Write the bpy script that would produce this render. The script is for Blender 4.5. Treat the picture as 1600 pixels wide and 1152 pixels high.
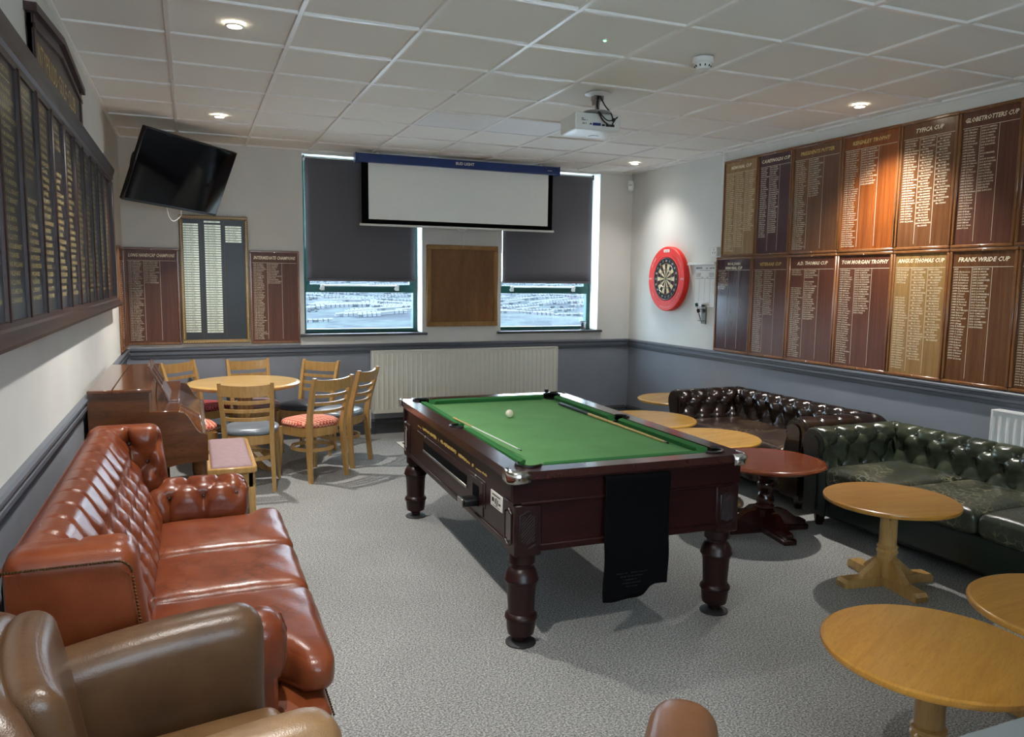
import bpy, bmesh, math, random
from mathutils import Matrix, Vector
PI = math.pi
random.seed(7)
scene = bpy.context.scene
for o in list(bpy.data.objects):
    bpy.data.objects.remove(o, do_unlink=True)

# ------------------------------------------------------------------ camera
W_PX, F_PX = 1600.0, 1210.7
cam_d = bpy.data.cameras.new('camera')
cam = bpy.data.objects.new('camera', cam_d)
scene.collection.objects.link(cam)
cam_d.sensor_fit = 'HORIZONTAL'
cam_d.sensor_width = 36.0
cam_d.lens = 36.0 * F_PX / W_PX
cam_d.clip_start = 0.05
cam_d.clip_end = 9000
yaw, pitch, roll = 0.39223, -0.11232, 0.01168
fw = Vector((math.sin(yaw) * math.cos(pitch), math.cos(yaw) * math.cos(pitch), math.sin(pitch)))
rt0 = Vector((math.cos(yaw), -math.sin(yaw), 0))
up0 = rt0.cross(fw)
rt = rt0 * math.cos(roll) + up0 * math.sin(roll)
up = -rt0 * math.sin(roll) + up0 * math.cos(roll)
cm = Matrix.Identity(4)
for i in range(3):
    cm[i][0], cm[i][1], cm[i][2] = rt[i], up[i], -fw[i]
cm.translation = Vector((0.0685, -3.4044, 1.64))
cam.matrix_world = cm
scene.camera = cam

# ------------------------------------------------------------------ world, exposure
world = bpy.data.worlds.new('overcast_sky')
scene.world = world
world.use_nodes = True
wn = world.node_tree.nodes
wn['Background'].inputs['Color'].default_value = (0.74, 0.88, 1.0, 1)
wn['Background'].inputs['Strength'].default_value = 9.0
scene.view_settings.view_transform = 'Standard'
scene.view_settings.look = 'None'
scene.view_settings.gamma = 1.0
scene.view_settings.use_curve_mapping = False
scene.view_settings.exposure = 0.98
SPOT_W = 135.0
SPOT_COL = (1.0, 0.965, 0.92)

# ------------------------------------------------------------------ room numbers
XL, XR, YB, YF, H = -0.51, 4.94, 4.70, -4.7, 2.907
COL = scene.collection

# ------------------------------------------------------------------ materials
def lin(h):
    h = h.lstrip('#')
    out = []
    for i in (0, 2, 4):
        c = int(h[i:i + 2], 16) / 255.0
        out.append(c / 12.92 if c <= 0.04045 else ((c + 0.055) / 1.055) ** 2.4)
    return tuple(out) + (1.0,)

class NT:
    def __init__(s, name):
        s.m = bpy.data.materials.new(name)
        s.m.use_nodes = True
        s.t = s.m.node_tree
        s.b = s.t.nodes['Principled BSDF']
        s.tc = None
    def n(s, typ, **kw):
        x = s.t.nodes.new(typ)
        for k, v in kw.items():
            setattr(x, k, v)
        return x
    def l(s, a, b):
        s.t.links.new(a, b)
    def coord(s, scale=(1, 1, 1), kind='Object', rot=(0, 0, 0)):
        if s.tc is None:
            s.tc = s.n('ShaderNodeTexCoord')
        mp = s.n('ShaderNodeMapping')
        mp.inputs['Scale'].default_value = scale
        mp.inputs['Rotation'].default_value = rot
        s.l(s.tc.outputs[kind], mp.inputs['Vector'])
        return mp.outputs['Vector']
    def noise(s, vec, scale, detail=3, rough=0.55, dist=0.0):
        x = s.n('ShaderNodeTexNoise')
        x.inputs['Scale'].default_value = scale
        x.inputs['Detail'].default_value = detail
        x.inputs['Roughness'].default_value = rough
        x.inputs['Distortion'].default_value = dist
        s.l(vec, x.inputs['Vector'])
        return x.outputs['Fac']
    def ramp(s, fac, stops):
        x = s.n('ShaderNodeValToRGB')
        e = x.color_ramp.elements
        while len(e) < len(stops):
            e.new(0.5)
        for i, (p, c) in enumerate(stops):
            e[i].position = p
            e[i].color = c
        s.l(fac, x.inputs['Fac'])
        return x.outputs['Color']
    def bump(s, fac, strength, dist=0.002):
        x = s.n('ShaderNodeBump')
        x.inputs['Strength'].default_value = strength
        x.inputs['Distance'].default_value = dist
        s.l(fac, x.inputs['Height'])
        s.l(x.outputs['Normal'], s.b.inputs['Normal'])
    def mix(s, fac, a, b):
        x = s.n('ShaderNodeMix', data_type='RGBA')
        s.l(fac, x.inputs[0])
        for v, k in ((a, 6), (b, 7)):
            if isinstance(v, tuple):
                x.inputs[k].default_value = v
            else:
                s.l(v, x.inputs[k])
        return x.outputs[2]
    def base(s, c):
        if isinstance(c, tuple):
            s.b.inputs['Base Color'].default_value = c
        else:
            s.l(c, s.b.inputs['Base Color'])
    def set(s, rough=0.5, metal=0.0, spec=0.5, coat=0.0):
        s.b.inputs['Roughness'].default_value = rough
        s.b.inputs['Metallic'].default_value = metal
        s.b.inputs['Specular IOR Level'].default_value = spec
        s.b.inputs['Coat Weight'].default_value = coat
        s.b.inputs['Coat Roughness'].default_value = 0.12
        return s

MATS = {}
def plain(name, col, rough=0.5, metal=0.0, spec=0.5, coat=0.0, var=0.06, scale=20.0, bump=0.0):
    t = NT(name).set(rough, metal, spec, coat)
    c = lin(col)
    v = t.coord()
    f = t.noise(v, scale, 3)
    lo = tuple(x * (1 - var) for x in c[:3]) + (1,)
    hi = tuple(min(1, x * (1 + var)) for x in c[:3]) + (1,)
    t.base(t.ramp(f, [(0.3, lo), (0.7, hi)]))
    if bump:
        t.bump(f, bump)
    MATS[name] = t.m
    return t.m

def wood(name, c1, c2, rough=0.3, stretch=(14, 14, 1.2), scale=3.0, coat=0.3, spec=0.5):
    t = NT(name).set(rough, 0, spec, coat)
    v = t.coord(stretch)
    f = t.noise(v, scale, 6, 0.6, 0.6)
    f2 = t.noise(v, scale * 7, 4, 0.6)
    col = t.ramp(f, [(0.28, lin(c1)), (0.72, lin(c2))])
    dark = tuple(x * 0.62 for x in lin(c1)[:3]) + (1,)
    g = t.ramp(f2, [(0.50, (0, 0, 0, 1)), (0.72, (0.55, 0.55, 0.55, 1))])
    t.base(t.mix(g, col, dark))
    t.bump(f2, 0.06, 0.001)
    MATS[name] = t.m
    return t.m

def leather(name, c1, c2, rough=0.32, wear=None, wear_amt=0.0, crack=None, crack_scale=26.0, coat=0.0, spec=0.55):
    t = NT(name).set(rough, 0, spec, coat)
    v = t.coord()
    f = t.noise(v, 5.0, 4, 0.6)
    col = t.ramp(f, [(0.3, lin(c1)), (0.7, lin(c2))])
    if wear:
        wv = t.coord((2.2, 1.4, 3.0))
        m = t.noise(wv, 3.2, 7, 0.7, 0.8)
        k = 0.5 + (1 - wear_amt) * 0.2
        mk = t.ramp(m, [(k, (0, 0, 0, 1)), (k + 0.05, (1, 1, 1, 1))])
        col = t.mix(mk, col, lin(wear))
    if crack:
        nz = t.n('ShaderNodeTexNoise')
        nz.inputs['Scale'].default_value = 7.0
        nz.inputs['Detail'].default_value = 4.0
        t.l(v, nz.inputs['Vector'])
        va = t.n('ShaderNodeVectorMath', operation='MULTIPLY_ADD')
        t.l(nz.outputs['Color'], va.inputs[0])
        va.inputs[1].default_value = (0.12, 0.12, 0.12)
        t.l(v, va.inputs[2])
        vo = t.n('ShaderNodeTexVoronoi', feature='DISTANCE_TO_EDGE')
        vo.inputs['Scale'].default_value = crack_scale
        t.l(va.outputs[0], vo.inputs['Vector'])
        ck = t.ramp(vo.outputs['Distance'], [(0.0, (1, 1, 1, 1)), (0.075, (0, 0, 0, 1))])
        zone = t.ramp(t.noise(v, 3.4, 4), [(0.42, (0, 0, 0, 1)), (0.58, (0.8, 0.8, 0.8, 1))])
        mm = t.n('ShaderNodeMath', operation='MULTIPLY')
        t.l(ck, mm.inputs[0])
        t.l(zone, mm.inputs[1])
        col = t.mix(mm.outputs[0], col, lin(crack))
    t.base(col)
    vo2 = t.n('ShaderNodeTexVoronoi')
    vo2.inputs['Scale'].default_value = 260.0
    t.l(v, vo2.inputs['Vector'])
    fine = t.noise(v, 22.0, 5, 0.65)
    ad = t.n('ShaderNodeMath', operation='MULTIPLY_ADD')
    t.l(vo2.outputs['Distance'], ad.inputs[0])
    ad.inputs[1].default_value = 0.22
    t.l(fine, ad.inputs[2])
    t.bump(ad.outputs[0], 0.28, 0.004)
    MATS[name] = t.m
    return t.m

def emit(name, col, strength):
    t = NT(name)
    t.base((0.9, 0.9, 0.9, 1))
    t.b.inputs['Emission Color'].default_value = lin(col)
    t.b.inputs['Emission Strength'].default_value = strength
    MATS[name] = t.m
    return t.m

def carpet():
    t = NT('carpet').set(0.95, 0, 0.15)
    v = t.coord((1.0, 1.0, 1.0))
    f = t.noise(v, 125.0, 4, 0.8)
    f2 = t.noise(v, 2.0, 3)
    vs = t.coord((1.0, 2.4, 1.0), rot=(0, 0, 0.5))
    f3 = t.noise(vs, 95.0, 2, 0.6)
    c = t.ramp(f, [(0.40, lin('3c3f44')), (0.5, lin('8e8f8f')), (0.60, lin('e6e3da'))])
    d = t.ramp(f3, [(0.42, lin('5e6165')), (0.58, lin('aeaca5'))])
    h = t.n('ShaderNodeValue')
    h.outputs[0].default_value = 0.45
    m = t.mix(h.outputs[0], c, d)
    sh = t.ramp(f2, [(0.35, (0.90, 0.90, 0.90, 1)), (0.65, (1, 1, 1, 1))])
    x = t.n('ShaderNodeMix', data_type='RGBA', blend_type='MULTIPLY')
    x.inputs[0].default_value = 1.0
    t.l(m, x.inputs[6])
    t.l(sh, x.inputs[7])
    t.base(x.outputs[2])
    t.bump(f, 0.6, 0.004)
    MATS['carpet'] = t.m
carpet()

def fabric_check(name, c1, c2, scale=44.0):
    t = NT(name).set(0.85, 0, 0.2)
    v = t.coord((1, 1, 1), rot=(0, 0, PI / 4))
    ch = t.n('ShaderNodeTexChecker')
    ch.inputs['Scale'].default_value = scale
    ch.inputs['Color1'].default_value = lin(c1)
    ch.inputs['Color2'].default_value = lin(c2)
    t.l(v, ch.inputs['Vector'])
    t.base(ch.outputs['Color'])
    t.bump(t.noise(v, 160, 2), 0.3, 0.002)
    MATS[name] = t.m

plain('wall_upper', 'dad8d1', 0.75, var=0.03, scale=3)
plain('wall_lower', '888c94', 0.6, var=0.05, scale=3)
plain('dado', '5f646c', 0.4, var=0.04)
plain('skirting', '43464b', 0.45, var=0.05)
plain('tile', 'edeae2', 0.9, spec=0.2, var=0.03, scale=180, bump=0.2)
plain('tee', 'efece6', 0.35, var=0.02)
plain('white_paint', 'e6e6e2', 0.35, var=0.02)
plain('white_plastic', 'e4e4de', 0.35, var=0.02)
plain('cream_enamel', 'e2ded0', 0.3, var=0.02)
plain('green_frame', '0f4a44', 0.35, var=0.06)
plain('blind', '646368', 0.85, var=0.05, scale=160, bump=0.1)
plain('sill', '4a4b4f', 0.4, var=0.05)
plain('black_plastic', '0b0b0c', 0.35, var=0.1)
plain('black_matte', '060608', 0.9, spec=0.1, var=0.1)
plain('screen_white', 'f4f6f0', 0.8, var=0.01)
plain('screen_blue', '1d3874', 0.35, var=0.05)
plain('chrome', 'c8c6c0', 0.18, 1.0, var=0.02)
plain('steel', 'a8a7a3', 0.35, 1.0, var=0.05)
plain('gold_leaf', 'd9b866', 0.4, 0.15, var=0.1)
plain('pale_gold', 'cbb87c', 0.4, 0.15, var=0.1)
plain('cream_print', 'f2e4c4', 0.6, var=0.05)
plain('white_print', 'efece2', 0.6, var=0.03)
plain('black_print', '1c1c1c', 0.7, var=0.05)
plain('brass', 'a5803e', 0.35, 0.9, var=0.08)
plain('old_brass', '5c4528', 0.4, 0.8, var=0.1)
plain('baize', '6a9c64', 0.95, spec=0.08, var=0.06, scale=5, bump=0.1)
plain('baize_shaded', '3e7844', 0.95, spec=0.08, var=0.06, scale=5)  # cushion cloth darkened to stand for shade on the cushion faces
plain('button_red_shaded', '34170c', 0.4, var=0.1)  # darker than the leather, painting the shade of the button pits
plain('button_green', '0d110c', 0.4, var=0.1)
plain('button_brown', '0d0806', 0.35, var=0.1)
plain('rack_grey', '74756f', 0.5, var=0.05)
plain('ball', 'efe6cc', 0.12, coat=0.4, var=0.02)
plain('red_foam', 'ef2f26', 0.55, var=0.04)
plain('red_dark', '8e1a18', 0.6, var=0.05)
plain('sisal_black', '131313', 0.8, var=0.15, scale=200)
plain('sisal_cream', 'e8d8ac', 0.8, var=0.08, scale=200)
plain('sisal_red', 'c02a22', 0.8, var=0.08, scale=200)
plain('sisal_green', '1f7a3a', 0.8, var=0.08, scale=200)
plain('mat_black', '17181b', 0.9, var=0.1)
plain('dart_green', '0f4f49', 0.5, var=0.1)
plain('mauve_velour', '957b7d', 0.8, var=0.08, scale=30, bump=0.1)
plain('navy_vinyl', '3a434f', 0.3, spec=0.6, var=0.06)
plain('navy_vinyl_sheen', '79828b', 0.28, spec=0.6, var=0.06)  # navy vinyl made paler; window reflection put into the colour
plain('grey_laminate', '727777', 0.5, var=0.03)
plain('board_black', '1d1b1a', 0.35, var=0.15, scale=9)
plain('plate_silver', 'd6d0b4', 0.34, 0.7, var=0.05)
plain('honours_panel', '262022', 0.3, spec=0.4, coat=0.0, var=0.08, scale=4)
plain('rubber', '1a1a1c', 0.6, var=0.05)
plain('vga_blue', '1d2c6e', 0.5)
plain('back_cloth', '2a2a2c', 0.9, spec=0.1)
wood('beech', 'ac8246', 'c9a066', 0.3, (10, 10, 1.0), 3.0, 0.25)
wood('beech_top', 'c59a58', 'e2bf80', 0.28, (1.2, 12, 6), 3.0, 0.35)
wood('oak_top', 'bc8a38', 'd8a850', 0.26, (1.3, 11, 6), 2.6, 0.35)
wood('oak_top_dark', 'a8732a', 'c28c3c', 0.28, (1.3, 11, 6), 2.6, 0.3)
wood('pine_leg', 'b08648', 'cba568', 0.3, (9, 9, 1.2), 2.4, 0.3)
wood('cherry', '682d16', '8a4826', 0.2, (1.4, 9, 6), 2.4, 0.4)
wood('cherry_dark', '220c08', '361510', 0.22, (8, 8, 1.3), 2.4, 0.4)
wood('mahogany', '1c0a0a', '2c1110', 0.36, (9, 1.3, 9), 2.8, 0.0, 0.35)
wood('mahogany_rail', '281112', '3f1d1d', 0.22, (9, 1.3, 9), 3.4, 0.4)
wood('mahogany_end', '1e0807', '300f0d', 0.5, (1.3, 9, 9), 2.8, 0.0, 0.18)
wood('piano_wood', '4e2a15', '6e4222', 0.16, (9, 1.3, 9), 2.2, 0.5)
wood('piano_side', '4a2914', '694020', 0.25, (1.5, 9, 7), 2.2, 0.3)
wood('honours_frame', '281512', '3c231d', 0.42, (7, 7, 2), 3.0, 0.0)
wood('board_frame', '6f4424', '8f5e33', 0.32, (7, 7, 2), 3.0, 0.3)
wood('board_mahog', '50291a', '6c3e28', 0.46, (26, 20, 0.9), 2.0, 0.0)
wood('board_orange', '6e3413', '9a5624', 0.26, (24, 20, 0.8), 2.0, 0.3)  # orange wood; on the trophy board it paints lamp glow over mahogany
wood('board_brown', '5a3620', '785030', 0.26, (24, 20, 0.8), 2.0, 0.3)
wood('board_oak', '86653a', 'a98450', 0.28, (24, 20, 0.8), 2.0, 0.3)
wood('board_plum', '3f2226', '573238', 0.2, (24, 20, 0.8), 2.0, 0.35)
wood('notice_oak', '6b4522', '8a5d30', 0.3, (6, 6, 1.2), 1.6, 0.25)
wood('notice_frame', '8a6434', 'a87d46', 0.32, (6, 6, 2), 2.5, 0.25)
wood('gilt_frame', '86693c', 'a98b56', 0.35, (18, 18, 18), 3, 0.2)
leather('leather_red', '622a15', '7c3f22', 0.30, spec=0.45)
leather('leather_red_cushion', '662d17', '804226', 0.28, spec=0.45, crack='4c2414', crack_scale=14)
leather('leather_tan', '452f1e', '5c422b', 0.34, spec=0.4, wear='6e5638', wear_amt=0.1)
leather('leather_tan_seat', '5f4429', '7a5b38', 0.36, wear='55483a', wear_amt=0.35)
leather('leather_tan_arm', '6e5236', '886844', 0.36, wear='4e4438', wear_amt=0.5)
leather('leather_chair', '5f3c25', '774f33', 0.34, crack='6a4528', crack_scale=20)
leather('leather_green', '23291f', '3f4633', 0.24, spec=0.6)
leather('leather_green_seat', '2b3024', '41453a', 0.30, crack='b3ab86', crack_scale=24)
leather('leather_green_dark', '14201c', '1d2c28', 0.3)
leather('leather_brown', '18100d', '281a15', 0.2, spec=0.65)
leather('leather_brown_seat', '251813', '38261e', 0.28, crack='9d8a6a', crack_scale=22)
fabric_check('check_red', '7a2028', 'c0686a')
fabric_check('check_coral', 'b8503f', 'e6a990')
t_ = NT('tv_glass').set(0.06, 0, 0.6); t_.base(lin('06080c')); MATS['tv_glass'] = t_.m
t_ = NT('lamp_panel').set(0.35, 0, 0.5); t_.base(lin('e4e3e0')); MATS['lamp_panel'] = t_.m
t_ = NT('glass'); t_.set(0.0); t_.b.inputs['Transmission Weight'].default_value = 1.0; t_.b.inputs['IOR'].default_value = 1.45
MATS['glass'] = t_.m
def pane_mat():
    t = NT('pane_glass')
    tr = t.n('ShaderNodeBsdfTransparent'); tr.inputs['Color'].default_value = (0.93, 0.97, 1, 1)
    gl = t.n('ShaderNodeBsdfGlossy'); gl.inputs['Roughness'].default_value = 0.02
    mx = t.n('ShaderNodeMixShader'); mx.inputs[0].default_value = 0.06
    t.l(tr.outputs[0], mx.inputs[1]); t.l(gl.outputs[0], mx.inputs[2])
    t.l(mx.outputs[0], t.t.nodes['Material Output'].inputs['Surface'])
    MATS['pane_glass'] = t.m
pane_mat()
emit('spot_glow', 'fff4de', 30.0)
emit('green_led', '4cff7a', 6.0)

# ------------------------------------------------------------------ mesh helpers
class MB:
    def __init__(s, M=None):
        s.v, s.f, s.mi = [], [], []
        s.M = M or Matrix.Identity(4)
        s.cur = 0
    def add(s, vs, fs):
        k = len(s.v)
        s.v += [tuple(s.M @ Vector(p)) for p in vs]
        for f in fs:
            s.f.append([i + k for i in f])
            s.mi.append(s.cur)
        return s
    def box(s, x0, x1, y0, y1, z0, z1, b=0.003):
        b = min(b, abs(x1 - x0) * .45, abs(y1 - y0) * .45, abs(z1 - z0) * .45)
        c = Vector(((x0 + x1) / 2, (y0 + y1) / 2, (z0 + z1) / 2))
        X, Y, Z = (x0, x1), (y0, y1), (z0, z1)
        if b <= 0:
            vs = [(X[i], Y[j], Z[k]) for i in (0, 1) for j in (0, 1) for k in (0, 1)]
            fs = [(0, 1, 3, 2), (4, 6, 7, 5), (0, 4, 5, 1), (2, 3, 7, 6), (0, 2, 6, 4), (1, 5, 7, 3)]
            return s.add(vs, fs)
        vs, ix = [], {}
        for i in (0, 1):
            for j in (0, 1):
                for k in (0, 1):
                    sx, sy, sz = 2 * i - 1, 2 * j - 1, 2 * k - 1
                    for a, p in enumerate(((X[i], Y[j] - b * sy, Z[k] - b * sz), (X[i] - b * sx, Y[j], Z[k] - b * sz), (X[i] - b * sx, Y[j] - b * sy, Z[k]))):
                        ix[(i, j, k, a)] = len(vs)
                        vs.append(p)
        fs = []
        for a in range(3):
            o = [q for q in range(3) if q != a]
            for e in (0, 1):
                loop = []
                for u, w in ((0, 0), (1, 0), (1, 1), (0, 1)):
                    t = [0, 0, 0]
                    t[a], t[o[0]], t[o[1]] = e, u, w
                    loop.append(ix[tuple(t) + (a,)])
                fs.append(loop)
            for u in (0, 1):
                for w in (0, 1):
                    t0, t1 = [0, 0, 0], [0, 0, 0]
                    t0[a], t1[a] = 0, 1
                    for t in (t0, t1):
                        t[o[0]], t[o[1]] = u, w
                    fs.append([ix[tuple(t0) + (o[0],)], ix[tuple(t1) + (o[0],)], ix[tuple(t1) + (o[1],)], ix[tuple(t0) + (o[1],)]])
        for i in (0, 1):
            for j in (0, 1):
                for k in (0, 1):
                    fs.append([ix[(i, j, k, a)] for a in range(3)])
        out = []
        for f in fs:
            p = [Vector(vs[q]) for q in f]
            n = (p[1] - p[0]).cross(p[2] - p[0])
            m = sum(p, Vector()) / len(p)
            out.append(f if n.dot(m - c) > 0 else f[::-1])
        return s.add(vs, out)
    def lathe(s, prof, n=24, cx=0, cy=0, cap=True):
        vs, fs = [], []
        for r, z in prof:
            for i in range(n):
                a = 2 * PI * i / n
                vs.append((cx + r * math.cos(a), cy + r * math.sin(a), z))
        for j in range(len(prof) - 1):
            for i in range(n):
                fs.append((j * n + i, j * n + (i + 1) % n, (j + 1) * n + (i + 1) % n, (j + 1) * n + i))
        if cap:
            fs.append(tuple(range(n))[::-1])
            fs.append(tuple((len(prof) - 1) * n + i for i in range(n)))
        return s.add(vs, fs)
    def tube(s, pts, r, n=8, closed=False):
        pts = [Vector(p) for p in pts]
        R = r if isinstance(r, (list, tuple)) else [r] * len(pts)
        vs, fs = [], []
        N = len(pts)
        prev = None
        for i, p in enumerate(pts):
            if closed:
                t = pts[(i + 1) % N] - pts[i - 1]
            else:
                t = pts[min(i + 1, N - 1)] - pts[max(i - 1, 0)]
            t.normalize()
            if prev is None:
                a = Vector((0, 0, 1)) if abs(t.z) < 0.9 else Vector((1, 0, 0))
                u = t.cross(a).normalized()
            else:
                u = (prev - t * prev.dot(t)).normalized()
            prev = u
            w = t.cross(u)
            for k in range(n):
                a = 2 * PI * k / n
                vs.append(tuple(p + (u * math.cos(a) + w * math.sin(a)) * R[i]))
        for i in range(N if closed else N - 1):
            for k in range(n):
                j = (i + 1) % N
                fs.append((i * n + k, i * n + (k + 1) % n, j * n + (k + 1) % n, j * n + k))
        if not closed:
            fs.append(tuple(range(n))[::-1])
            fs.append(tuple((N - 1) * n + k for k in range(n)))
        return s.add(vs, fs)
    def prism(s, poly, a0, a1, axis='y'):
        n = len(poly)
        def P(p, a):
            if axis == 'y': return (p[0], a, p[1])
            if axis == 'x': return (a, p[0], p[1])
            return (p[0], p[1], a)
        vs = [P(p, a0) for p in poly] + [P(p, a1) for p in poly]
        fs = [tuple(range(n)), tuple(range(2 * n - 1, n - 1, -1))]
        fs += [(i, i + n, (i + 1) % n + n, (i + 1) % n) for i in range(n)]
        return s.add(vs, fs)
    def grid(s, fn, nu, nv, cu=False, cv=False):
        vs = [fn(i, j) for i in range(nu) for j in range(nv)]
        fs = []
        for i in range(nu if cu else nu - 1):
            for j in range(nv if cv else nv - 1):
                i2, j2 = (i + 1) % nu, (j + 1) % nv
                fs.append((i * nv + j, i2 * nv + j, i2 * nv + j2, i * nv + j2))
        return s.add(vs, fs)
    def sphere(s, c, r, n=10, m=6, sz=1.0):
        prof = [(max(1e-4, r * math.sin(PI * j / m)), -r * sz * math.cos(PI * j / m)) for j in range(m + 1)]
        k = s.M.copy()
        s.M = s.M @ Matrix.Translation(c)
        s.lathe(prof, n)
        s.M = k
        return s
    def pillow(s, x0, x1, y0, y1, z0, z1, r=0.05, crown=0.0, seg=0.03, disp=None, warp=None, axis=2):
        """box with rounded edges, a crowned face and optional tufting"""
        lo, hi = (x0, y0, z0), (x1, y1, z1)
        def ticks(a, b):
            L = b - a
            e = min(r, L / 2)
            out = [a + e * (1 - math.cos(PI / 2 * k / 4)) for k in range(4)]
            mid = max(1, int(round((L - 2 * e) / seg)))
            out += [a + e + (L - 2 * e) * k / mid for k in range(mid + 1)]
            out += [b - e * (1 - math.cos(PI / 2 * k / 4)) for k in range(3, -1, -1)]
            res = []
            for v in out:
                if not res or v - res[-1] > 1e-5:
                    res.append(v)
            return res
        T = [ticks(lo[a], hi[a]) for a in range(3)]
        vs, ix, fs = [], {}, []
        def vid(p):
            k = tuple(round(c, 5) for c in p)
            if k in ix:
                return ix[k]
            q = [min(max(p[a], lo[a] + min(r, (hi[a] - lo[a]) / 2)), hi[a] - min(r, (hi[a] - lo[a]) / 2)) for a in range(3)]
            d = Vector(p) - Vector(q)
            n = d.normalized() if d.length > 1e-9 else Vector((0, 0, 1))
            w = Vector(q) + n * r
            u = [2 * (p[a] - lo[a]) / (hi[a] - lo[a]) - 1 for a in range(3)]
            if crown:
                k2 = 1.0
                for a in range(3):
                    if a != axis:
                        k2 *= (1 - u[a] ** 4)
                w[axis] += crown * k2 * u[axis]
            if disp:
                w = w + n * disp(w, n)
            if warp:
                w = Vector(warp(w))
            ix[k] = len(vs)
            vs.append(tuple(w))
            return ix[k]
        for a in range(3):
            o = [q for q in range(3) if q != a]
            for e in (0, 1):
                A, B = T[o[0]], T[o[1]]
                for i in range(len(A) - 1):
                    for j in range(len(B) - 1):
                        loop = []
                        for (u, w) in ((i, j), (i + 1, j), (i + 1, j + 1), (i, j + 1)):
                            p = [0, 0, 0]
                            p[a] = hi[a] if e else lo[a]
                            p[o[0]], p[o[1]] = A[u], B[w]
                            loop.append(vid(p))
                        flip = (e == 1) == (a == 1)
                        fs.append(loop[::-1] if flip else loop)
        return s.add(vs, fs)
    def mesh(s, name, mats, angle=40):
        me = bpy.data.meshes.new(name)
        me.from_pydata(s.v, [], s.f)
        me.update()
        for m in mats:
            me.materials.append(MATS[m])
        if len(mats) > 1:
            me.polygons.foreach_set('material_index', s.mi)
        me.polygons.foreach_set('use_smooth', [True] * len(me.polygons))
        me.set_sharp_from_angle(angle=math.radians(angle))
        return me
    def build(s, name, mat, parent=None, angle=40, fix=False):
        mats = mat if isinstance(mat, (list, tuple)) else [mat]
        me = s.mesh(name, mats, angle)
        if fix:
            bm = bmesh.new()
            bm.from_mesh(me)
            bmesh.ops.remove_doubles(bm, verts=bm.verts, dist=1e-5)
            bmesh.ops.recalc_face_normals(bm, faces=bm.faces)
            bm.to_mesh(me)
            bm.free()
        return link(name, me, parent)

def link(name, me, parent=None):
    o = bpy.data.objects.new(name, me)
    COL.objects.link(o)
    if parent is not None:
        o.parent = parent
    return o
def tag(o, label=None, cat=None, group=None, kind=None):
    for k, v in (('label', label), ('category', cat), ('group', group), ('kind', kind)):
        if v:
            o[k] = v
    return o
def thing(name, label, cat, loc=(0, 0, 0), rz=0.0, group=None):
    o = bpy.data.objects.new(name, None)
    o.empty_display_size = 0.1
    COL.objects.link(o)
    o.location = loc
    o.rotation_euler = (0, 0, rz)
    return tag(o, label, cat, group)
def copy_tree(o, parent=None):
    c = o.copy()
    COL.objects.link(c)
    c.parent = parent
    for ch in list(o.children):
        copy_tree(ch, c)
    return c
def struct(o):
    o['kind'] = 'structure'
    return o
def B(*a, **k):
    return MB().box(*a, **k)

# text as flat lettering meshes in the local XZ plane facing -y
_fc = {}
def text_verts(body, size=1.0, shear=0.0, align='LEFT', res=1, offset=0.0, lead=1.0):
    cu = bpy.data.curves.new('t', 'FONT')
    cu.body = body
    cu.size = 1.0
    cu.shear = shear
    cu.space_line = lead
    cu.align_x = align
    cu.resolution_u = res
    cu.offset = offset
    o = bpy.data.objects.new('t', cu)
    me = bpy.data.meshes.new_from_object(o)
    vs = [(v.co.x * size, v.co.y * size) for v in me.vertices]
    fs = [list(p.vertices) for p in me.polygons]
    bpy.data.objects.remove(o)
    bpy.data.curves.remove(cu)
    bpy.data.meshes.remove(me)
    return vs, fs
def put_text(mb, body, x, z, size, y=0.0, width=None, shear=0.0, align='LEFT', maxw=None, res=1, offset=0.01, lead=1.0):
    """x,z: left (or centre) and baseline of the first line; width forces the widest line"""
    vs, fs = text_verts(body, size, shear, align, res, offset, lead)
    if not vs:
        return
    w = max(v[0] for v in vs) - min(v[0] for v in vs)
    k = 1.0
    if width:
        k = width / w
    elif maxw and w > maxw:
        k = maxw / w
    mb.add([(x + v[0] * k, y, z + v[1]) for v in vs], fs)

_mr = random.Random(21)
def marks(mb, x, z, w, h, y=0.0):
    """a line of print too small to read: short upright strokes of uneven height"""
    p = x
    while p < x + w - h * .2:
        q = _mr.uniform(.25, .6) * h
        t = _mr.uniform(.6, 1.0) * h
        if _mr.random() < .85:
            mb.add([(p, y, z), (p + q, y, z), (p + q, y, z + t), (p, y, z + t)], [(0, 1, 2, 3)])
        p += q + .18 * h

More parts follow.
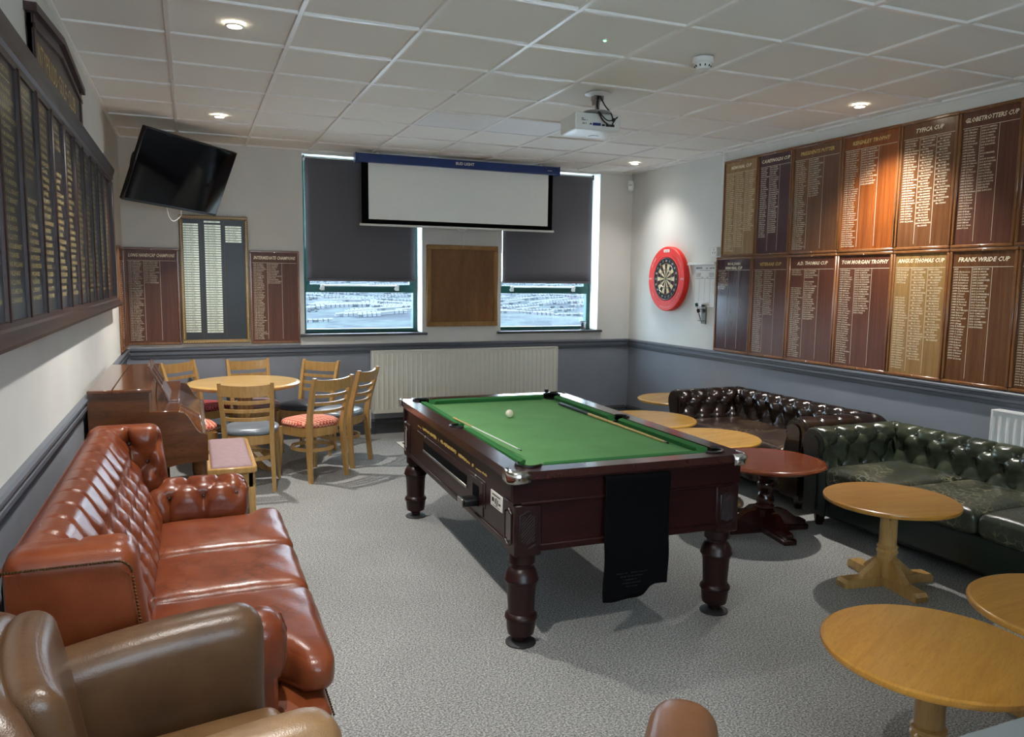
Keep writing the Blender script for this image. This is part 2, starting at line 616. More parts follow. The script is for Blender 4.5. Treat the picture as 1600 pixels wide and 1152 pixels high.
# ================================================================== SETTING
def floor_ceiling():
    struct(B(XL - .2, XR + .2, YF - .2, YB + .3, -.12, 0, b=0).build('floor', 'carpet'))
    c = struct(B(XL - .2, XR + .2, YF - .2, YB + .3, H + .06, H + .16, b=0).build('ceiling', 'white_paint'))
    xs = [XL] + [round(.6 * i, 3) for i in range(0, 9)] + [XR]
    ys = [YF] + [round(.6 * j, 3) for j in range(-7, 8)] + [YB]
    cache = {}
    holes = {(4, 4), (5, 4)}           # filled by the flat light panel
    for i in range(len(xs) - 1):
        for j in range(len(ys) - 1):
            w, d = xs[i + 1] - xs[i] - .024, ys[j + 1] - ys[j] - .024
            if w < .02 or d < .02:
                continue
            xc, yc = (xs[i] + xs[i + 1]) / 2, (ys[j] + ys[j + 1]) / 2
            if abs(yc - 2.7) < .01 and (abs(xc - 2.1) < .01 or abs(xc - 2.7) < .01):
                continue
            k = (round(w, 3), round(d, 3))
            if k not in cache:
                cache[k] = B(-w / 2, w / 2, -d / 2, d / 2, 0, .018, b=.002).mesh('tile', ['tile'])
            o = link('tile', cache[k], c)
            o.location = (xc, yc, H + .012)
    for x in xs[1:-1]:
        o = B(x - .012, x + .012, YF, YB, H - .001, H + .024, b=.0015).build('tee_bar', 'tee', c)
    for y in ys[1:-1]:
        B(XL, XR, y - .0115, y + .0115, H - .0004, H + .023, b=.0015).build('tee_bar', 'tee', c)
    for (a, b_, c_, d) in ((XL, XL + .022, YF, YB), (XR - .022, XR, YF, YB), (XL, XR, YB - .022, YB), (XL, XR, YF, YF + .022)):
        B(a, b_, c_, d, H - .0025, H + .02, b=.001).build('edge_angle', 'tee', c)
floor_ceiling()

DADO = 0.91
W3, W3Z = (-.25, 1.75), (1.15, 2.30)
W1, W2, WZ0, WZ1 = (1.13, 2.365), (3.275, 4.505), 1.08, 2.885
def walls():
    def two(name, f):
        m = MB()
        m.cur = 0
        f(m, DADO, H + .1)
        m.cur = 1
        f(m, 0, DADO)
        return struct(m.build(name, ['wall_upper', 'wall_lower']))
    two('wall_left', lambda m, a, b: m.box(XL - .2, XL, YF - .2, YB + .28, a, b, b=0))
    two('wall_right', lambda m, a, b: m.box(XR, XR + .2, YF - .2, YB + .28, a, b, b=0))
    m = MB()
    m.cur = 0
    m.box(XL, XR, YF - .2, YF, DADO, W3Z[0], b=0)
    m.box(XL, XR, YF - .2, YF, W3Z[1], H + .1, b=0)
    m.box(XL, W3[0], YF - .2, YF, W3Z[0], W3Z[1], b=0)
    m.box(W3[1], XR, YF - .2, YF, W3Z[0], W3Z[1], b=0)
    m.cur = 1
    m.box(XL, XR, YF - .2, YF, 0, DADO, b=0)
    struct(m.build('wall_front', ['wall_upper', 'wall_lower']))
    m = MB()
    m.cur = 0
    m.box(XL, XR, YB, YB + .28, DADO, WZ0, b=0)
    m.box(XL, XR, YB, YB + .28, WZ1, H + .1, b=0)
    for a, b in ((XL, W1[0]), (W1[1], 2.805), (2.808, W2[0]), (W2[1], XR)):
        m.box(a, b, YB, YB + .28, WZ0, WZ1, b=0)
    m.box(2.80, 2.81, YB + .004, YB + .2, WZ0, WZ1, b=0)
    m.cur = 1
    m.box(XL, XR, YB, YB + .28, 0, DADO, b=0)
    struct(m.build('wall_back', ['wall_upper', 'wall_lower']))
    # dado rail: moulded strip along each wall
    prof = [(0, .885), (.010, .885), (.014, .895), (.014, .912), (.024, .920), (.024, .938), (.016, .944), (.016, .956), (.030, .964), (.030, .976), (.020, .984), (0, .988)]
    prof = [(o, z - .02) for o, z in prof]
    def strip(name, prof, wall, mat):
        m = MB()
        if wall == 'back':
            m.prism([(YB - o, z) for o, z in prof], XL + .03, XR - .03, 'x')
        if wall == 'left':
            m.prism([(XL + o, z) for o, z in prof], YF + .03, YB - .0, 'y')
        if wall == 'right':
            m.prism([(XR - o, z) for o, z in prof], YF + .03, YB - .0, 'y')
        struct(m.build(name, mat, fix=True, angle=25))
    strip('trim_1', prof, 'back', 'dado')
    strip('trim_2', prof, 'left', 'dado')
    strip('trim_3', prof, 'right', 'dado')
    sk = [(0, 0), (.022, 0), (.022, .105), (.016, .112), (.016, .122), (.022, .128), (.018, .142), (.008, .150), (.008, .156), (0, .160)]
    strip('baseboard_back', sk, 'back', 'skirting')
    strip('baseboard_left', sk, 'left', 'skirting')
    strip('baseboard_right', sk, 'right', 'skirting')
walls()

def window(n, x0, x1):
    w = thing('window_%d' % n, None, None, ((x0 + x1) / 2, YB, WZ0))
    struct(w)
    hw, h = (x1 - x0) / 2, WZ1 - WZ0
    y0, y1 = .20, .27
    m = MB()
    m.box(-hw, -hw + .045, y0, y1, 0, h); m.box(hw - .045, hw, y0, y1, 0, h)
    m.box(-hw + .045, hw - .045, y0, y1, 0, .035); m.box(-hw + .045, hw - .045, y0, y1, h - .045, h)
    m.build('window_frame', 'green_frame', w)
    tz0, tz1 = .420, .505
    B(-hw + .045, hw - .045, y0 - .012, y1, tz0, tz1).build('transom', 'green_frame', w)
    m = MB()
    m.box(-hw + .045, -hw + .085, y0 - .005, y1 - .01, tz1, h - .045); m.box(hw - .085, hw - .045, y0 - .005, y1 - .01, tz1, h - .045)
    m.box(-hw + .085, hw - .085, y0 - .005, y1 - .01, h - .09, h - .045)
    m.build('sash', 'green_frame', w)
    B(-hw + .045, hw - .045, .235, .241, .035, tz0, b=0).build('pane', 'pane_glass', w)
    B(-hw + .085, hw - .085, .235, .241, tz1, h - .09, b=0).build('pane', 'pane_glass', w)
    # white opening bar on two brackets
    bx0, bx1 = -hw + .20, hw - .22
    m = MB().tube([(bx0, y0 - .035, tz1 - .012), (bx1, y0 - .035, tz1 - .012)], .008, 8)
    m.build('opening_bar', 'white_plastic', w)
    for x in (bx0 + .01, bx1 - .01):
        MB().box(x - .022, x + .022, y0 - .022, y0 - .012, tz0 + .022, tz1 - .002).box(x - .012, x + .012, y0 - .048, y0 - .02, tz1 - .03, tz1 + .004).box(x - .03, x - .012, y0 - .03, y0 - .012, tz0 + .03, tz0 + .05).build('bracket', 'white_plastic', w)
    B(-hw - .045, hw + .05, -.045, .20, -.028, 0, b=.006).build('window_sill', 'sill', w)
window(1, *W1)
window(2, *W2)
def rear_window():
    # the garden-side window behind the camera that the nameplates mirror
    w = struct(thing('window_3', None, None, ((W3[0] + W3[1]) / 2, YF, W3Z[0])))
    hw, h = (W3[1] - W3[0]) / 2, W3Z[1] - W3Z[0]
    m = MB()
    for a in ((-hw, -hw + .05), (hw - .05, hw), (-.03, .03)):
        m.box(a[0], a[1], -.17, -.10, 0, h)
    m.box(-hw, hw, -.17, -.10, 0, .05).box(-hw, hw, -.17, -.10, h - .05, h)
    m.build('window_frame', 'green_frame', w)
    for a in ((-hw + .05, -.03), (.03, hw - .05)):
        B(a[0], a[1], -.14, -.134, .05, h - .05, b=0).build('pane', 'pane_glass', w)
rear_window()

def outside():
    # opposite hillside of the valley, seen down through the lower panes
    def z(x, y):
        t = (y - 300) / 2300.0
        return -58 + 62 * t + 10 * math.sin(x / 260 + 1) * t + 6 * math.sin(x / 90 + y / 210) + 9 * math.sin(y / 330 + x / 500)
    nx, ny = 90, 90
    m = MB().grid(lambda i, j: (-900 + 3900 * i / (nx - 1), 250 + 2700 * (j / (ny - 1)), z(-900 + 3900 * i / (nx - 1), 250 + 2700 * (j / (ny - 1)))), nx, ny)
    t = NT('hillside').set(0.95, 0, 0.1)
    v = t.coord()
    f = t.noise(v, .011, 9, .7, .5)
    f2 = t.noise(v, .06, 7, .75)
    c = t.ramp(f, [(.36, lin('0e141b')), (.46, lin('1c242e')), (.53, lin('323d3c')), (.60, lin('1a222c'))])  # bluish ramp carries the valley's distance haze in the surface colour
    d = t.ramp(f2, [(.4, (0, 0, 0, 1)), (.62, (.6, .6, .6, 1))])
    t.base(t.mix(d, c, lin('161d23')))
    MATS['hillside'] = t.m
    o = m.build('hillside', 'hillside')
    hill = struct(o)
    plain('render_white', '4e5358', .8)
    plain('slate_roof', '2a3137', .8)
    rnd = random.Random(3)
    m = MB()
    for k in range(330):                                  # terraces of houses along contour rows
        y = rnd.uniform(820, 2100)
        x = (rnd.uniform(.08, .75)) * (y + 3.4)
        n = rnd.randint(4, 16)
        s = .34 + y / 6000
        dirx, diry = rnd.choice(((1, .05), (1, -.15), (.9, .4)))
        for q in range(n):
            px, py = x + dirx * q * 11 * s, y + diry * q * 11 * s
            pz = z(px, py)
            w, h = 4.6 * s, 5.2 * s
            m.cur = 0 if rnd.random() < .8 else 1
            m.box(px - w, px + w, py - 4, py + 4, pz - 2, pz + h, b=0)
            m.cur = 1
            m.prism([(py - 4.5, pz + h), (py + 4.5, pz + h), (py, pz + h + 3 * s)], px - w, px + w, 'x')
    o = m.build('distant_houses', ['render_white', 'slate_roof'])
    tag(o, 'rows of tiny white houses across the valley seen through the windows', 'houses', kind='stuff')
    # field hedgerow woods
    plain('wood_trees', '1a2128', .95)  # tree colour kept close to the hillside as painted haze
    m = MB()
    for k in range(900):
        y = rnd.uniform(950, 2400)
        x = rnd.uniform(.05, .8) * (y + 3.4)
        r = rnd.uniform(1.5, 4)
        m.sphere((x, y, z(x, y) + r * .3), r, 6, 4, .8)
    tag(m.build('distant_trees', 'wood_trees', hill), kind='stuff')
outside()

# ================================================================== CEILING FIXTURES
def downlight(x, y, label, lit=True, w=1.0):
    t = thing('downlight', label, 'ceiling light', (x, y, H), 0, 'recessed ceiling downlights')
    MB().lathe([(.045, .004), (.047, -.004), (.036, -.006), (.034, .004)], 24, cap=False).build('bezel', 'white_paint', t)
    MB().lathe([(.0335, .002), (.001, .002)], 24, cap=False).build('lens', 'spot_glow', t)
    ld = bpy.data.lights.new('downlight_lamp', 'SPOT')
    ld.energy = SPOT_W * w
    ld.color = SPOT_COL
    ld.spot_size = math.radians(116)
    ld.spot_blend = 1.0
    ld.shadow_soft_size = .035
    lo = bpy.data.objects.new('lamp', ld)
    COL.objects.link(lo)
    lo.parent = t
    lo.location = (0, 0, -.012)
    return t
downlight(.315, .915, 'lit downlight above the red leather sofa, nearest the camera at left')
downlight(.32, 3.315, 'lit downlight just right of the wall television')
downlight(4.515, 3.965, 'lit downlight in the far right ceiling corner near the window', w=.22)
downlight(4.513, .92, 'lit downlight close to the wall of trophy boards')
for x, y, s in ((.31, -1.5, 'left wall'), (.31, -3.9, 'left rear corner')):  # unseen lamps added behind the camera to light the left side
    downlight(x, y, 'added unseen downlight behind the camera near the ' + s, w=.72)

def light_panel(x, y, label):
    t = thing('light_panel', label, 'ceiling light', (x, y, H), 0, 'flat ceiling light panels')
    MB().box(-.588, .588, -.288, -.268, -.002, .016).box(-.588, .588, .268, .288, -.002, .016).box(-.588, -.568, -.268, .268, -.002, .016).box(.568, .588, -.268, .268, -.002, .016).build('frame', 'white_paint', t)
    B(-.568, .568, -.268, .268, .002, .012, b=0).build('diffuser', 'lamp_panel', t)
light_panel(2.4, 2.7, 'pale unlit light panel set in the ceiling grid left of the projector')

def smoke():
    t = thing('smoke_detector', 'round white smoke detector on the ceiling tile', 'smoke detector', (2.79, .40, H))
    MB().lathe([(.058, 0), (.059, -.024), (.054, -.030)], 28).build('base', 'white_plastic', t)
    MB().lathe([(.046, -.030), (.046, -.040), (.036, -.062), (.024, -.066)], 28).build('sensor_head', 'white_plastic', t)
    m = MB()
    for k in range(10):
        a = 2 * PI * k / 10
        m.M = Matrix.Rotation(a, 4, 'Z')
        m.box(.036, .0475, -.003, .003, -.052, -.040, b=.001)
    m.build('vent', 'black_plastic', t)
smoke()
t = thing('indicator_light', 'tiny glowing green indicator light on the ceiling', 'indicator light', (2.122, .336, H))
MB().lathe([(.014, .003), (.014, -.003), (.010, -.005)], 16).build('bezel', 'white_plastic', t)
MB().lathe([(.0085, -.0045), (.006, -.009), (.001, -.010)], 12).build('lens', 'green_led', t)

def projector():
    t = thing('projector', 'white ceiling projector with dangling black cables', 'projector', (2.66, 1.40, H))
    MB().lathe([(.085, 0), (.085, -.004), (.060, -.012), (.040, -.014)], 28).build('ceiling_plate', 'white_plastic', t)
    m = MB().box(-.035, .035, -.03, .03, -.045, -.012, b=.004)
    m.box(-.012, .012, -.012, .012, -.13, -.04, b=.002)
    m.box(-.032, -.02, -.02, .02, -.075, -.012, b=.002)
    m.build('mount_pole', 'steel', t)
    MB().lathe([(.095, -.128), (.095, -.120), (.05, -.112)], 24).build('mount_plate', 'steel', t)
    R = Matrix.Rotation(-.10, 4, 'Z')
    m = MB(R).pillow(-.165, .165, -.02, .27, -.242, -.128, r=.012, seg=.05)
    body = m.build('body', 'white_plastic', t)
    m = MB(R)
    m.box(-.12, -.105, -.023, -.018, -.17, -.166, 0)
    m.box(-.06, -.045, -.024, -.018, -.207, -.198, .001)
    m.box(-.038, .02, -.024, -.018, -.212, -.194, .001)
    m.build('port', 'vga_blue', body)
    m = MB(R)
    m.box(.028, .05, -.024, -.018, -.212, -.2, .001); m.box(.058, .12, -.024, -.018, -.214, -.198, .001)
    m.build('socket', 'black_plastic', body)
    m = MB(R)
    marks(m, -.12, -.182, .045, .009, -.0212)
    marks(m, -.12, -.206, .035, .011, -.0212)
    m.build('lettering', 'black_print', body)
    MB(R).lathe([(.04, -.245), (.036, -.238)], 20, .06, .2).build('foot', 'steel', body)
    def sp(pts, n=14):
        out = []
        P = [Vector(p) for p in pts]
        P = [P[0]] + P + [P[-1]]
        for i in range(1, len(P) - 2):
            for k in range(n):
                u = k / n
                out.append(.5 * ((2 * P[i]) + (P[i + 1] - P[i - 1]) * u + (2 * P[i - 1] - 5 * P[i] + 4 * P[i + 1] - P[i + 2]) * u * u + (3 * P[i] - P[i - 1] - 3 * P[i + 1] + P[i + 2]) * u ** 3))
        out.append(P[-2])
        return out
    global spline
    spline = sp
    MB().tube(sp([(-.01, -.03, -.02), (-.03, -.06, -.10), (.0, -.07, -.175), (.05, -.06, -.205), (.085, -.03, -.208)]), .005).build('cable', 'rubber', t)
    MB().tube(sp([(-.005, -.034, -.02), (-.03, -.05, -.09), (-.005, -.06, -.14), (.05, -.055, -.178), (.10, -.05, -.172)]), .004).build('cable', 'rubber', t)
    MB().tube(sp([(.005, -.03, -.02), (.03, -.05, -.08), (.08, -.05, -.13), (.10, -.05, -.17), (.13, -.05, -.150), (.115, -.05, -.165), (.10, -.045, -.19), (.10, -.03, -.205)]), .0045).build('cable', 'rubber', t)
    MB().box(.09, .11, -.062, -.04, -.182, -.16, b=.004).build('cable_tie', 'rubber', t)
projector()

# ================================================================== BACK WALL FITTINGS
def blind(x0, x1, zb, label):
    t = thing('roller_blind', label, 'blind', ((x0 + x1) / 2, YB + .05, zb))
    hw, top = (x1 - x0) / 2, 2.845 - zb
    m = MB().grid(lambda i, j: (-hw + 2 * hw * i / 20, .004 * math.sin(i * .5) * (j / 10), top * (1 - j / 10)), 21, 11)
    me = m.build('fabric', 'blind', t)
    so = me.modifiers.new('thick', 'SOLIDIFY'); so.thickness = .002
    B(-hw, hw, -.008, .006, -.022, .004, b=.003).build('bottom_bar', 'blind', t)
    MB(Matrix.Translation((0, .02, top)) @ Matrix.Rotation(PI / 2, 4, 'Y')).lathe([(.018, -hw - .01), (.018, hw + .01)], 16).build('roller', 'steel', t)
    for s in (-1, 1):
        B(s * (hw + .012) - .006, s * (hw + .012) + .006, .0, .04, top - .025, top + .03, b=.002).build('end_bracket', 'black_plastic', t)
    m = MB().tube([(-hw - .012, -.006, top), (-hw - .008, -.006, top - .5), (-hw - .010, -.006, top - .9)], .0025, 6)
    m.build('pull_cord', 'white_plastic', t)
blind(1.165, 2.300, 1.640, 'dark grey roller blind at the window beside the champions board')
blind(3.31, 4.430, 1.640, 'dark grey roller blind at the window nearest the dartboard')

def screen():
    t = thing('projection_screen', 'pull-down projector screen with blue housing and white sheet', 'projector screen', (2.73, 4.47, 2.19))
    zt = 2.885 - 2.19
    B(-1.105, 1.105, -.05, .05, zt - .085, zt, b=.008).build('housing', 'screen_blue', t)
    for s in (-1, 1):
        o = B(s * 1.112 - .008, s * 1.112 + .008, -.054, .054, zt - .09, zt + .004, b=.004).build('end_cap', 'screen_blue', t)
        B(s * .9 - .02, s * .9 + .02, -.03, .03, zt, H - 2.19, b=.002).build('hanger', 'steel', t)
    B(-1.08, 1.06, -.045, .045, zt, zt + .006, b=.001).build('top_strip', 'white_plastic', t)
    def wav(x, z):
        return .006 * math.sin(x * 2.3 + .6) * (1 - z / zt)
    nx = 40
    m = MB().grid(lambda i, j: (-1.055 + 2.11 * i / nx, wav(-1.055 + 2.11 * i / nx, zt * j / 8), (zt - .05) * j / 8), nx + 1, 9)
    o = m.build('black_border', 'black_matte', t)
    so = o.modifiers.new('thick', 'SOLIDIFY'); so.thickness = .0012; so.offset = 0
    m = MB().grid(lambda i, j: (-.985 + 1.985 * i / nx, wav(-.985 + 1.985 * i / nx, .055 + (zt - .11) * j / 8) - .0022, .055 + (zt - .11) * j / 8), nx + 1, 9)
    m.build('white_sheet', 'screen_white', t)
    MB(Matrix.Rotation(PI / 2, 4, 'Y')).lathe([(.012, -1.075), (.012, 1.075)], 12).build('bottom_bar', 'white_plastic', t)
    MB().tube([(-.05 + .1 * k / 10 - .0, -.014, -.008 - .03 * math.sin(PI * k / 10)) for k in range(11)], .005).build('pull_handle', 'white_plastic', t)
    m = MB()
    put_text(m, 'BUD LIGHT', .02, zt - .052, .040, -.0512, align='CENTER', offset=.03, res=2)
    marks(m, .97, zt - .05, .05, .008, -.0512)
    m.build('lettering', 'white_print', t)
screen()

def radiator(name, label, loc, rz, L, h, mat, pitch):
    t = thing(name, label, 'radiator', loc, rz)
    n = int(L / pitch)
    prof = []
    p = L / n
    for k in range(n):
        x = -L / 2 + k * p
        prof += [(x + p * .08, -.088), (x + p * .30, -.088), (x + p * .40, -.079), (x + p * .90, -.079)]
    z0, z1 = .035, h - .03
    m = MB()
    def edge(z, k):
        return [(x, (y if k else -.083), z) for x, y in prof]
    rows = [edge(.0, 0), edge(z0, 0), edge(z0 + .02, 1), edge(z1 - .02, 1), edge(z1, 0), edge(h, 0)]
    N = len(prof)
    m.grid(lambda i, j: rows[j][i], N, 6)
    m.build('fluted_panel', mat, t, angle=20)
    B(-L / 2 + .0, L / 2 - .0, -.080, -.02, .004, h - .012, b=.002).build('water_panel', mat, t)
    for s in (-1, 1):
        B(s * L / 2 - .006, s * L / 2 + .006, -.09, -.012, .01, h + .004, b=.003).build('side_cover', mat, t)
    m = MB()
    m.box(-L / 2, L / 2, -.09, -.084, h - .006, h + .004, b=.002).box(-L / 2, L / 2, -.02, -.012, h - .006, h + .004, b=.002)
    for k in range(int(L / .02)):
        x = -L / 2 + .01 + .02 * k
        m.box(x - .004, x + .004, -.085, -.018, h - .003, h + .002, b=0)
    m.build('top_grille', mat, t)
    m = MB()
    for k in range(n):
        x = -L / 2 + (k + .62) * p
        m.box(x - p * .26, x + p * .26, -.0845, -.080, .04, .052, b=.001)
    m.build('dimples', mat, t)
    m = MB()
    for s in (-1, 1):
        m.tube([(s * (L / 2 + .02), -.05, -.16), (s * (L / 2 + .02), -.05, .04), (s * (L / 2 - .01), -.05, .04)], .008, 8)
    m.build('pipe', 'white_paint', t)
    for s in (-1, 1):
        B(s * L * .35 - .02, s * L * .35 + .02, -.022, .033, .2, h - .2, b=.002).build('wall_bracket', mat, t)
    return t
radiator('radiator', 'long cream radiator under the windows on the back wall', (2.865, YB - .034, .235), 0, 2.14, .66, 'cream_enamel', .052)
radiator('radiator', 'white radiator on the right wall above the green sofa', (XR - .034, -.55, .22), -PI / 2, 1.05, .63, 'white_paint', .05)

def notice_board():
    t = thing('notice_board', 'empty wooden notice board between the two windows', 'notice board', (2.82, YB, 1.140))
    w, h = .41, .88
    B(-w + .02, w - .02, -.014, 0, .02, h - .02, b=0).build('panel', 'notice_oak', t)
    for a in ((-w, w, 0, .05), (-w, w, h - .05, h), (-w, -w + .05, .05, h - .05), (w - .05, w, .05, h - .05)):
        B(a[0], a[1], -.03, 0, a[2], a[3], b=.006).build('frame_rail', 'notice_frame', t)
    for z in (.012, h - .012):
        MB(Matrix.Translation((0, -.03, z)) @ Matrix.Rotation(PI / 2, 4, 'X')).lathe([(.006, 0), (.005, .002)], 10).build('screw', 'steel', t)
notice_board()

def tv():
    w, h = 1.06, .61
    t = thing('television', 'black flat-screen television tilted on a bracket in the corner', 'television', (.04, 3.87, 2.505))
    n_yaw, tilt, rl = .816, .411, -.045
    n = Vector((math.sin(n_yaw) * math.cos(tilt), -math.cos(n_yaw) * math.cos(tilt), -math.sin(tilt)))
    r = Vector((math.cos(n_yaw), math.sin(n_yaw), 0))
    u = n.cross(r)
    if u.z < 0: u = -u
    r2 = math.cos(rl) * r + math.sin(rl) * u
    u2 = -math.sin(rl) * r + math.cos(rl) * u
    M = Matrix.Identity(4)
    for i in range(3):
        M[i][0], M[i][1], M[i][2] = r2[i], -n[i], u2[i]
    MB(M).box(-w / 2, w / 2, -.008, .035, -h / 2, h / 2, b=.006).build('casing', 'black_plastic', t)
    MB(M).box(-w / 2 + .012, w / 2 - .012, -.0095, -.006, -h / 2 + .022, h / 2 - .012, b=0).build('screen_glass', 'tv_glass', t)
    MB(M).box(-w * .3, w * .3, .03, .075, -h * .32, h * .25, b=.015).build('rear_housing', 'black_plastic', t)
    back = M @ Vector((0, .08, 0))
    m = MB()
    m.tube([tuple(back), (-.15, .42, .04), (-.15, .81, .04)], .018, 8)
    m.box(-.23, -.07, .808, .825, -.06, .14, b=.003)
    m.build('wall_bracket', 'black_plastic', t)
    e = M @ Vector((-w / 2 + .05, .03, .10))
    e2 = M @ Vector((-w / 2 + .08, .03, -.12))
    MB().tube(spline([tuple(e), tuple(e + Vector((-.05, .02, -.02))), tuple(e + Vector((-.075, .03, -.13))), tuple(e2 + Vector((-.03, .02, -.04))), tuple(e2)]), .005).build('cable', 'rubber', t)
    b0 = M @ Vector((-.05, .03, -h / 2 + .02))
    b1 = M @ Vector((.12, .03, -h / 2 + .02))
    MB().tube(spline([tuple(b0), tuple(b0 + Vector((.02, .05, -.10))), tuple((b0 + b1) / 2 + Vector((0, .06, -.13))), tuple(b1 + Vector((0, .04, -.07))), tuple(b1)]), .004).build('cable', 'white_plastic', t)
tv()

# ---- name boards
FIRST = 'J.H. A. D.B. R. W.T. C. P. M. G.L. S. T. E.J. K. B. L. H.R. N. D. G. I.'.split()
SUR = ('REILY BETTY DAVIES HARRIES SULLIVAN WATKINS DAVID WADDEN JONES PENNY WILLIAMS JENKINS GOUGH SPECK HARPER REED WINTER GRANT COOK LEWIS '
       'BANNER THOMAS BRAGG COLLINS HOWSELL SIMONS FORD STAPLES MORGAN WILSON EVANS LONG REES SMITH PIKE BENNET PAGET HUGHES PARFITT MELVIN COX LUSTY').split()
rn = random.Random(11)
def names(n, y0, caps=True, gap=None, mrs=False):
    out = []
    for k in range(n):
        if gap and gap[0] <= k < gap[1]:
            out.append('')
            continue
        f, s = rn.choice(FIRST), rn.choice(SUR)
        if not caps:
            s = s.capitalize()
        if mrs and k % 2:
            out.append('     Mrs ' + rn.choice(FIRST)[:2] + s)
        else:
            out.append('%d %s%s' % (y0 + (k // 2 if mrs else k), f, s))
    return out

def board(name, label, cat, loc, rz, w, h, panel, title, cols, ncol=3, frame='board_frame', fr=.022, ink='cream_print', tink=None, tsize=.034, pitch=.0185, group=None, depth=.022, head=.105):
    t = thing(name, label, cat, loc, rz, group)
    d = depth
    B(-w / 2 + fr * .6, w / 2 - fr * .6, -d * .55, 0, fr * .6, h - fr * .6, b=0).build('panel', panel, t)
    for a in ((-w / 2, w / 2, 0, fr), (-w / 2, w / 2, h - fr, h)):
        B(a[0], a[1], -d, 0, a[2], a[3], b=.005).build('frame_rail', frame, t)
    for a in ((-w / 2, -w / 2 + fr), (w / 2 - fr, w / 2)):
        B(a[0], a[1], -d, 0, fr, h - fr, b=.005).build('frame_stile', frame, t)
    y = -d * .55 - .0007
    iw = w - 2 * fr - .012
    x0 = -iw / 2
    zt = h - fr - head
    m = MB()
    def line(x0, x1, z0, z1):
        m.add([(x0, y, z0), (x1, y, z0), (x1, y, z1), (x0, y, z1)], [(0, 1, 2, 3)])
    line(x0, -x0, zt, zt + .0028)
    for k in range(1, ncol):
        x = x0 + iw * k / ncol
        line(x - .0012, x + .0012, fr + .02, zt)
    m.build('ruled_lines', ink, t)
    if title:
        m = MB()
        tl = title.split('\n')
        if len(tl) > 1:
            tsize = .036
        zz = zt + head * .36 + (len(tl) - 1) * tsize * .5 - (.006 if len(tl) > 1 else 0)
        for q, s in enumerate(tl):
            put_text(m, s, 0, zz - q * tsize * 1.1, tsize, y, align='CENTER', maxw=iw * .95, shear=.25 if len(tl) == 1 else 0, offset=.028)
        m.build('title_lettering', tink or ink, t)
    cw = iw / ncol
    for k, (lines, sh) in enumerate(cols):
        if not lines:
            continue
        m = MB()
        p = min(pitch, (zt - fr - .02) / max(1, len(lines)))
        put_text(m, '\n'.join(lines), x0 + cw * k + .006, zt - p * .95, p * .8, y, width=cw - .014, shear=sh, offset=.012, lead=1.25)
        tag(m.build('name_lettering', ink, t), kind='stuff')
    for z in (h - .018, .014):
        MB(Matrix.Translation((0, -d, z)) @ Matrix.Rotation(PI / 2, 4, 'X')).lathe([(.006, 0), (.004, .003)], 8).build('screw', 'chrome', t)
    return t

BW = YB - .001
board('honours_board', 'dark reddish board headed Long Handicap Champions on the back wall', 'honours board', (-.265, BW, .998), 0, .475, .915, 'board_mahog', 'LONG HANDICAP CHAMPIONS', [(names(48, 1952), .2), (names(13, 2000), 0)], pitch=.0162, tsize=.044, head=.10)
board('honours_board', 'dark reddish board headed Intermediate Champions left of the window', 'honours board', (.845, BW, .992), 0, .475, .92, 'board_mahog', 'INTERMEDIATE CHAMPIONS', [(names(46, 1953), .2), (names(12, 2000), 0)], pitch=.0168, tsize=.044, head=.10)
board('honours_board', 'orange-brown board at the far end of the left wall in the corner', 'honours board', (XL + .001, 4.33, .985), PI / 2, .56, .92, 'board_orange', '', [(names(44, 1950), .2), (names(40, 1990), 0)], pitch=.0172)

def plate_board():
    t = thing('nameplate_board', 'tall black board of small metal nameplates in a gilt frame', 'nameplate board', (.290, YB - .001, 1.005))
    w, h, fr = .618, 1.225, .035
    B(-w / 2 + .02, w / 2 - .02, -.02, 0, .02, h - .02, b=0).build('panel', 'board_black', t)
    for a in ((-w / 2, w / 2, 0, fr), (-w / 2, w / 2, h - fr, h)):
        B(a[0], a[1], -.045, 0, a[2], a[3], b=.009).build('frame_rail', 'gilt_frame', t)
    for a in ((-w / 2, -w / 2 + fr), (w / 2 - fr, w / 2)):
        B(a[0], a[1], -.045, 0, fr, h - fr, b=.009).build('frame_stile', 'gilt_frame', t)
    m = MB()                                             # beaded inner slip
    for k in range(60):
        z = fr + (h - 2 * fr) * (k + .5) / 60
        for x in (-w / 2 + fr * .35, w / 2 - fr * .35):
            m.box(x - .003, x + .003, -.048, -.043, z - .006, z + .006, b=.0015)
    for k in range(30):
        x = -w / 2 + w * (k + .5) / 30
        for z in (fr * .35, h - fr * .35):
            m.box(x - .006, x + .006, -.048, -.043, z - .003, z + .003, b=.0015)
    tag(m.build('beading', 'pale_gold', t), kind='stuff')
    B(-.121, -.117, -.022, -.019, .05, h - .06, b=0).build('column_line', 'old_brass', t)
    B(.090, .094, -.022, -.019, .05, h - .06, b=0).build('column_line', 'old_brass', t)
    pw, ph = .146, .0168
    base = MB().box(-pw / 2, pw / 2, -.0235, -.0195, -ph / 2, ph / 2, b=.001).mesh('nameplate', ['plate_silver'])
    glyph = []
    for q in range(6):
        m = MB()
        put_text(m, rn.choice(['19', '20']) + '%02d  ' % rn.randint(10, 99) + rn.choice(FIRST) + ' ' + rn.choice(SUR), -.055, -.0045, .0125, -.0239, maxw=.125)
        glyph.append(m.mesh('plate_lettering', ['black_print']))
    def plate(x, z):
        o = link('nameplate', base, t)
        o.location = (x, 0, z)
        g = link('plate_lettering', rn.choice(glyph), o)
    zt = h - .088
    for k in range(45):
        plate(-.213, zt - .0232 * k)
    plate(-.015, zt + .030)
    for k in range(45):
        plate(-.012, zt - .006 - .0232 * k)
    for k in range(7):
        plate(.176, zt - .014 - .0232 * k)
plate_board()

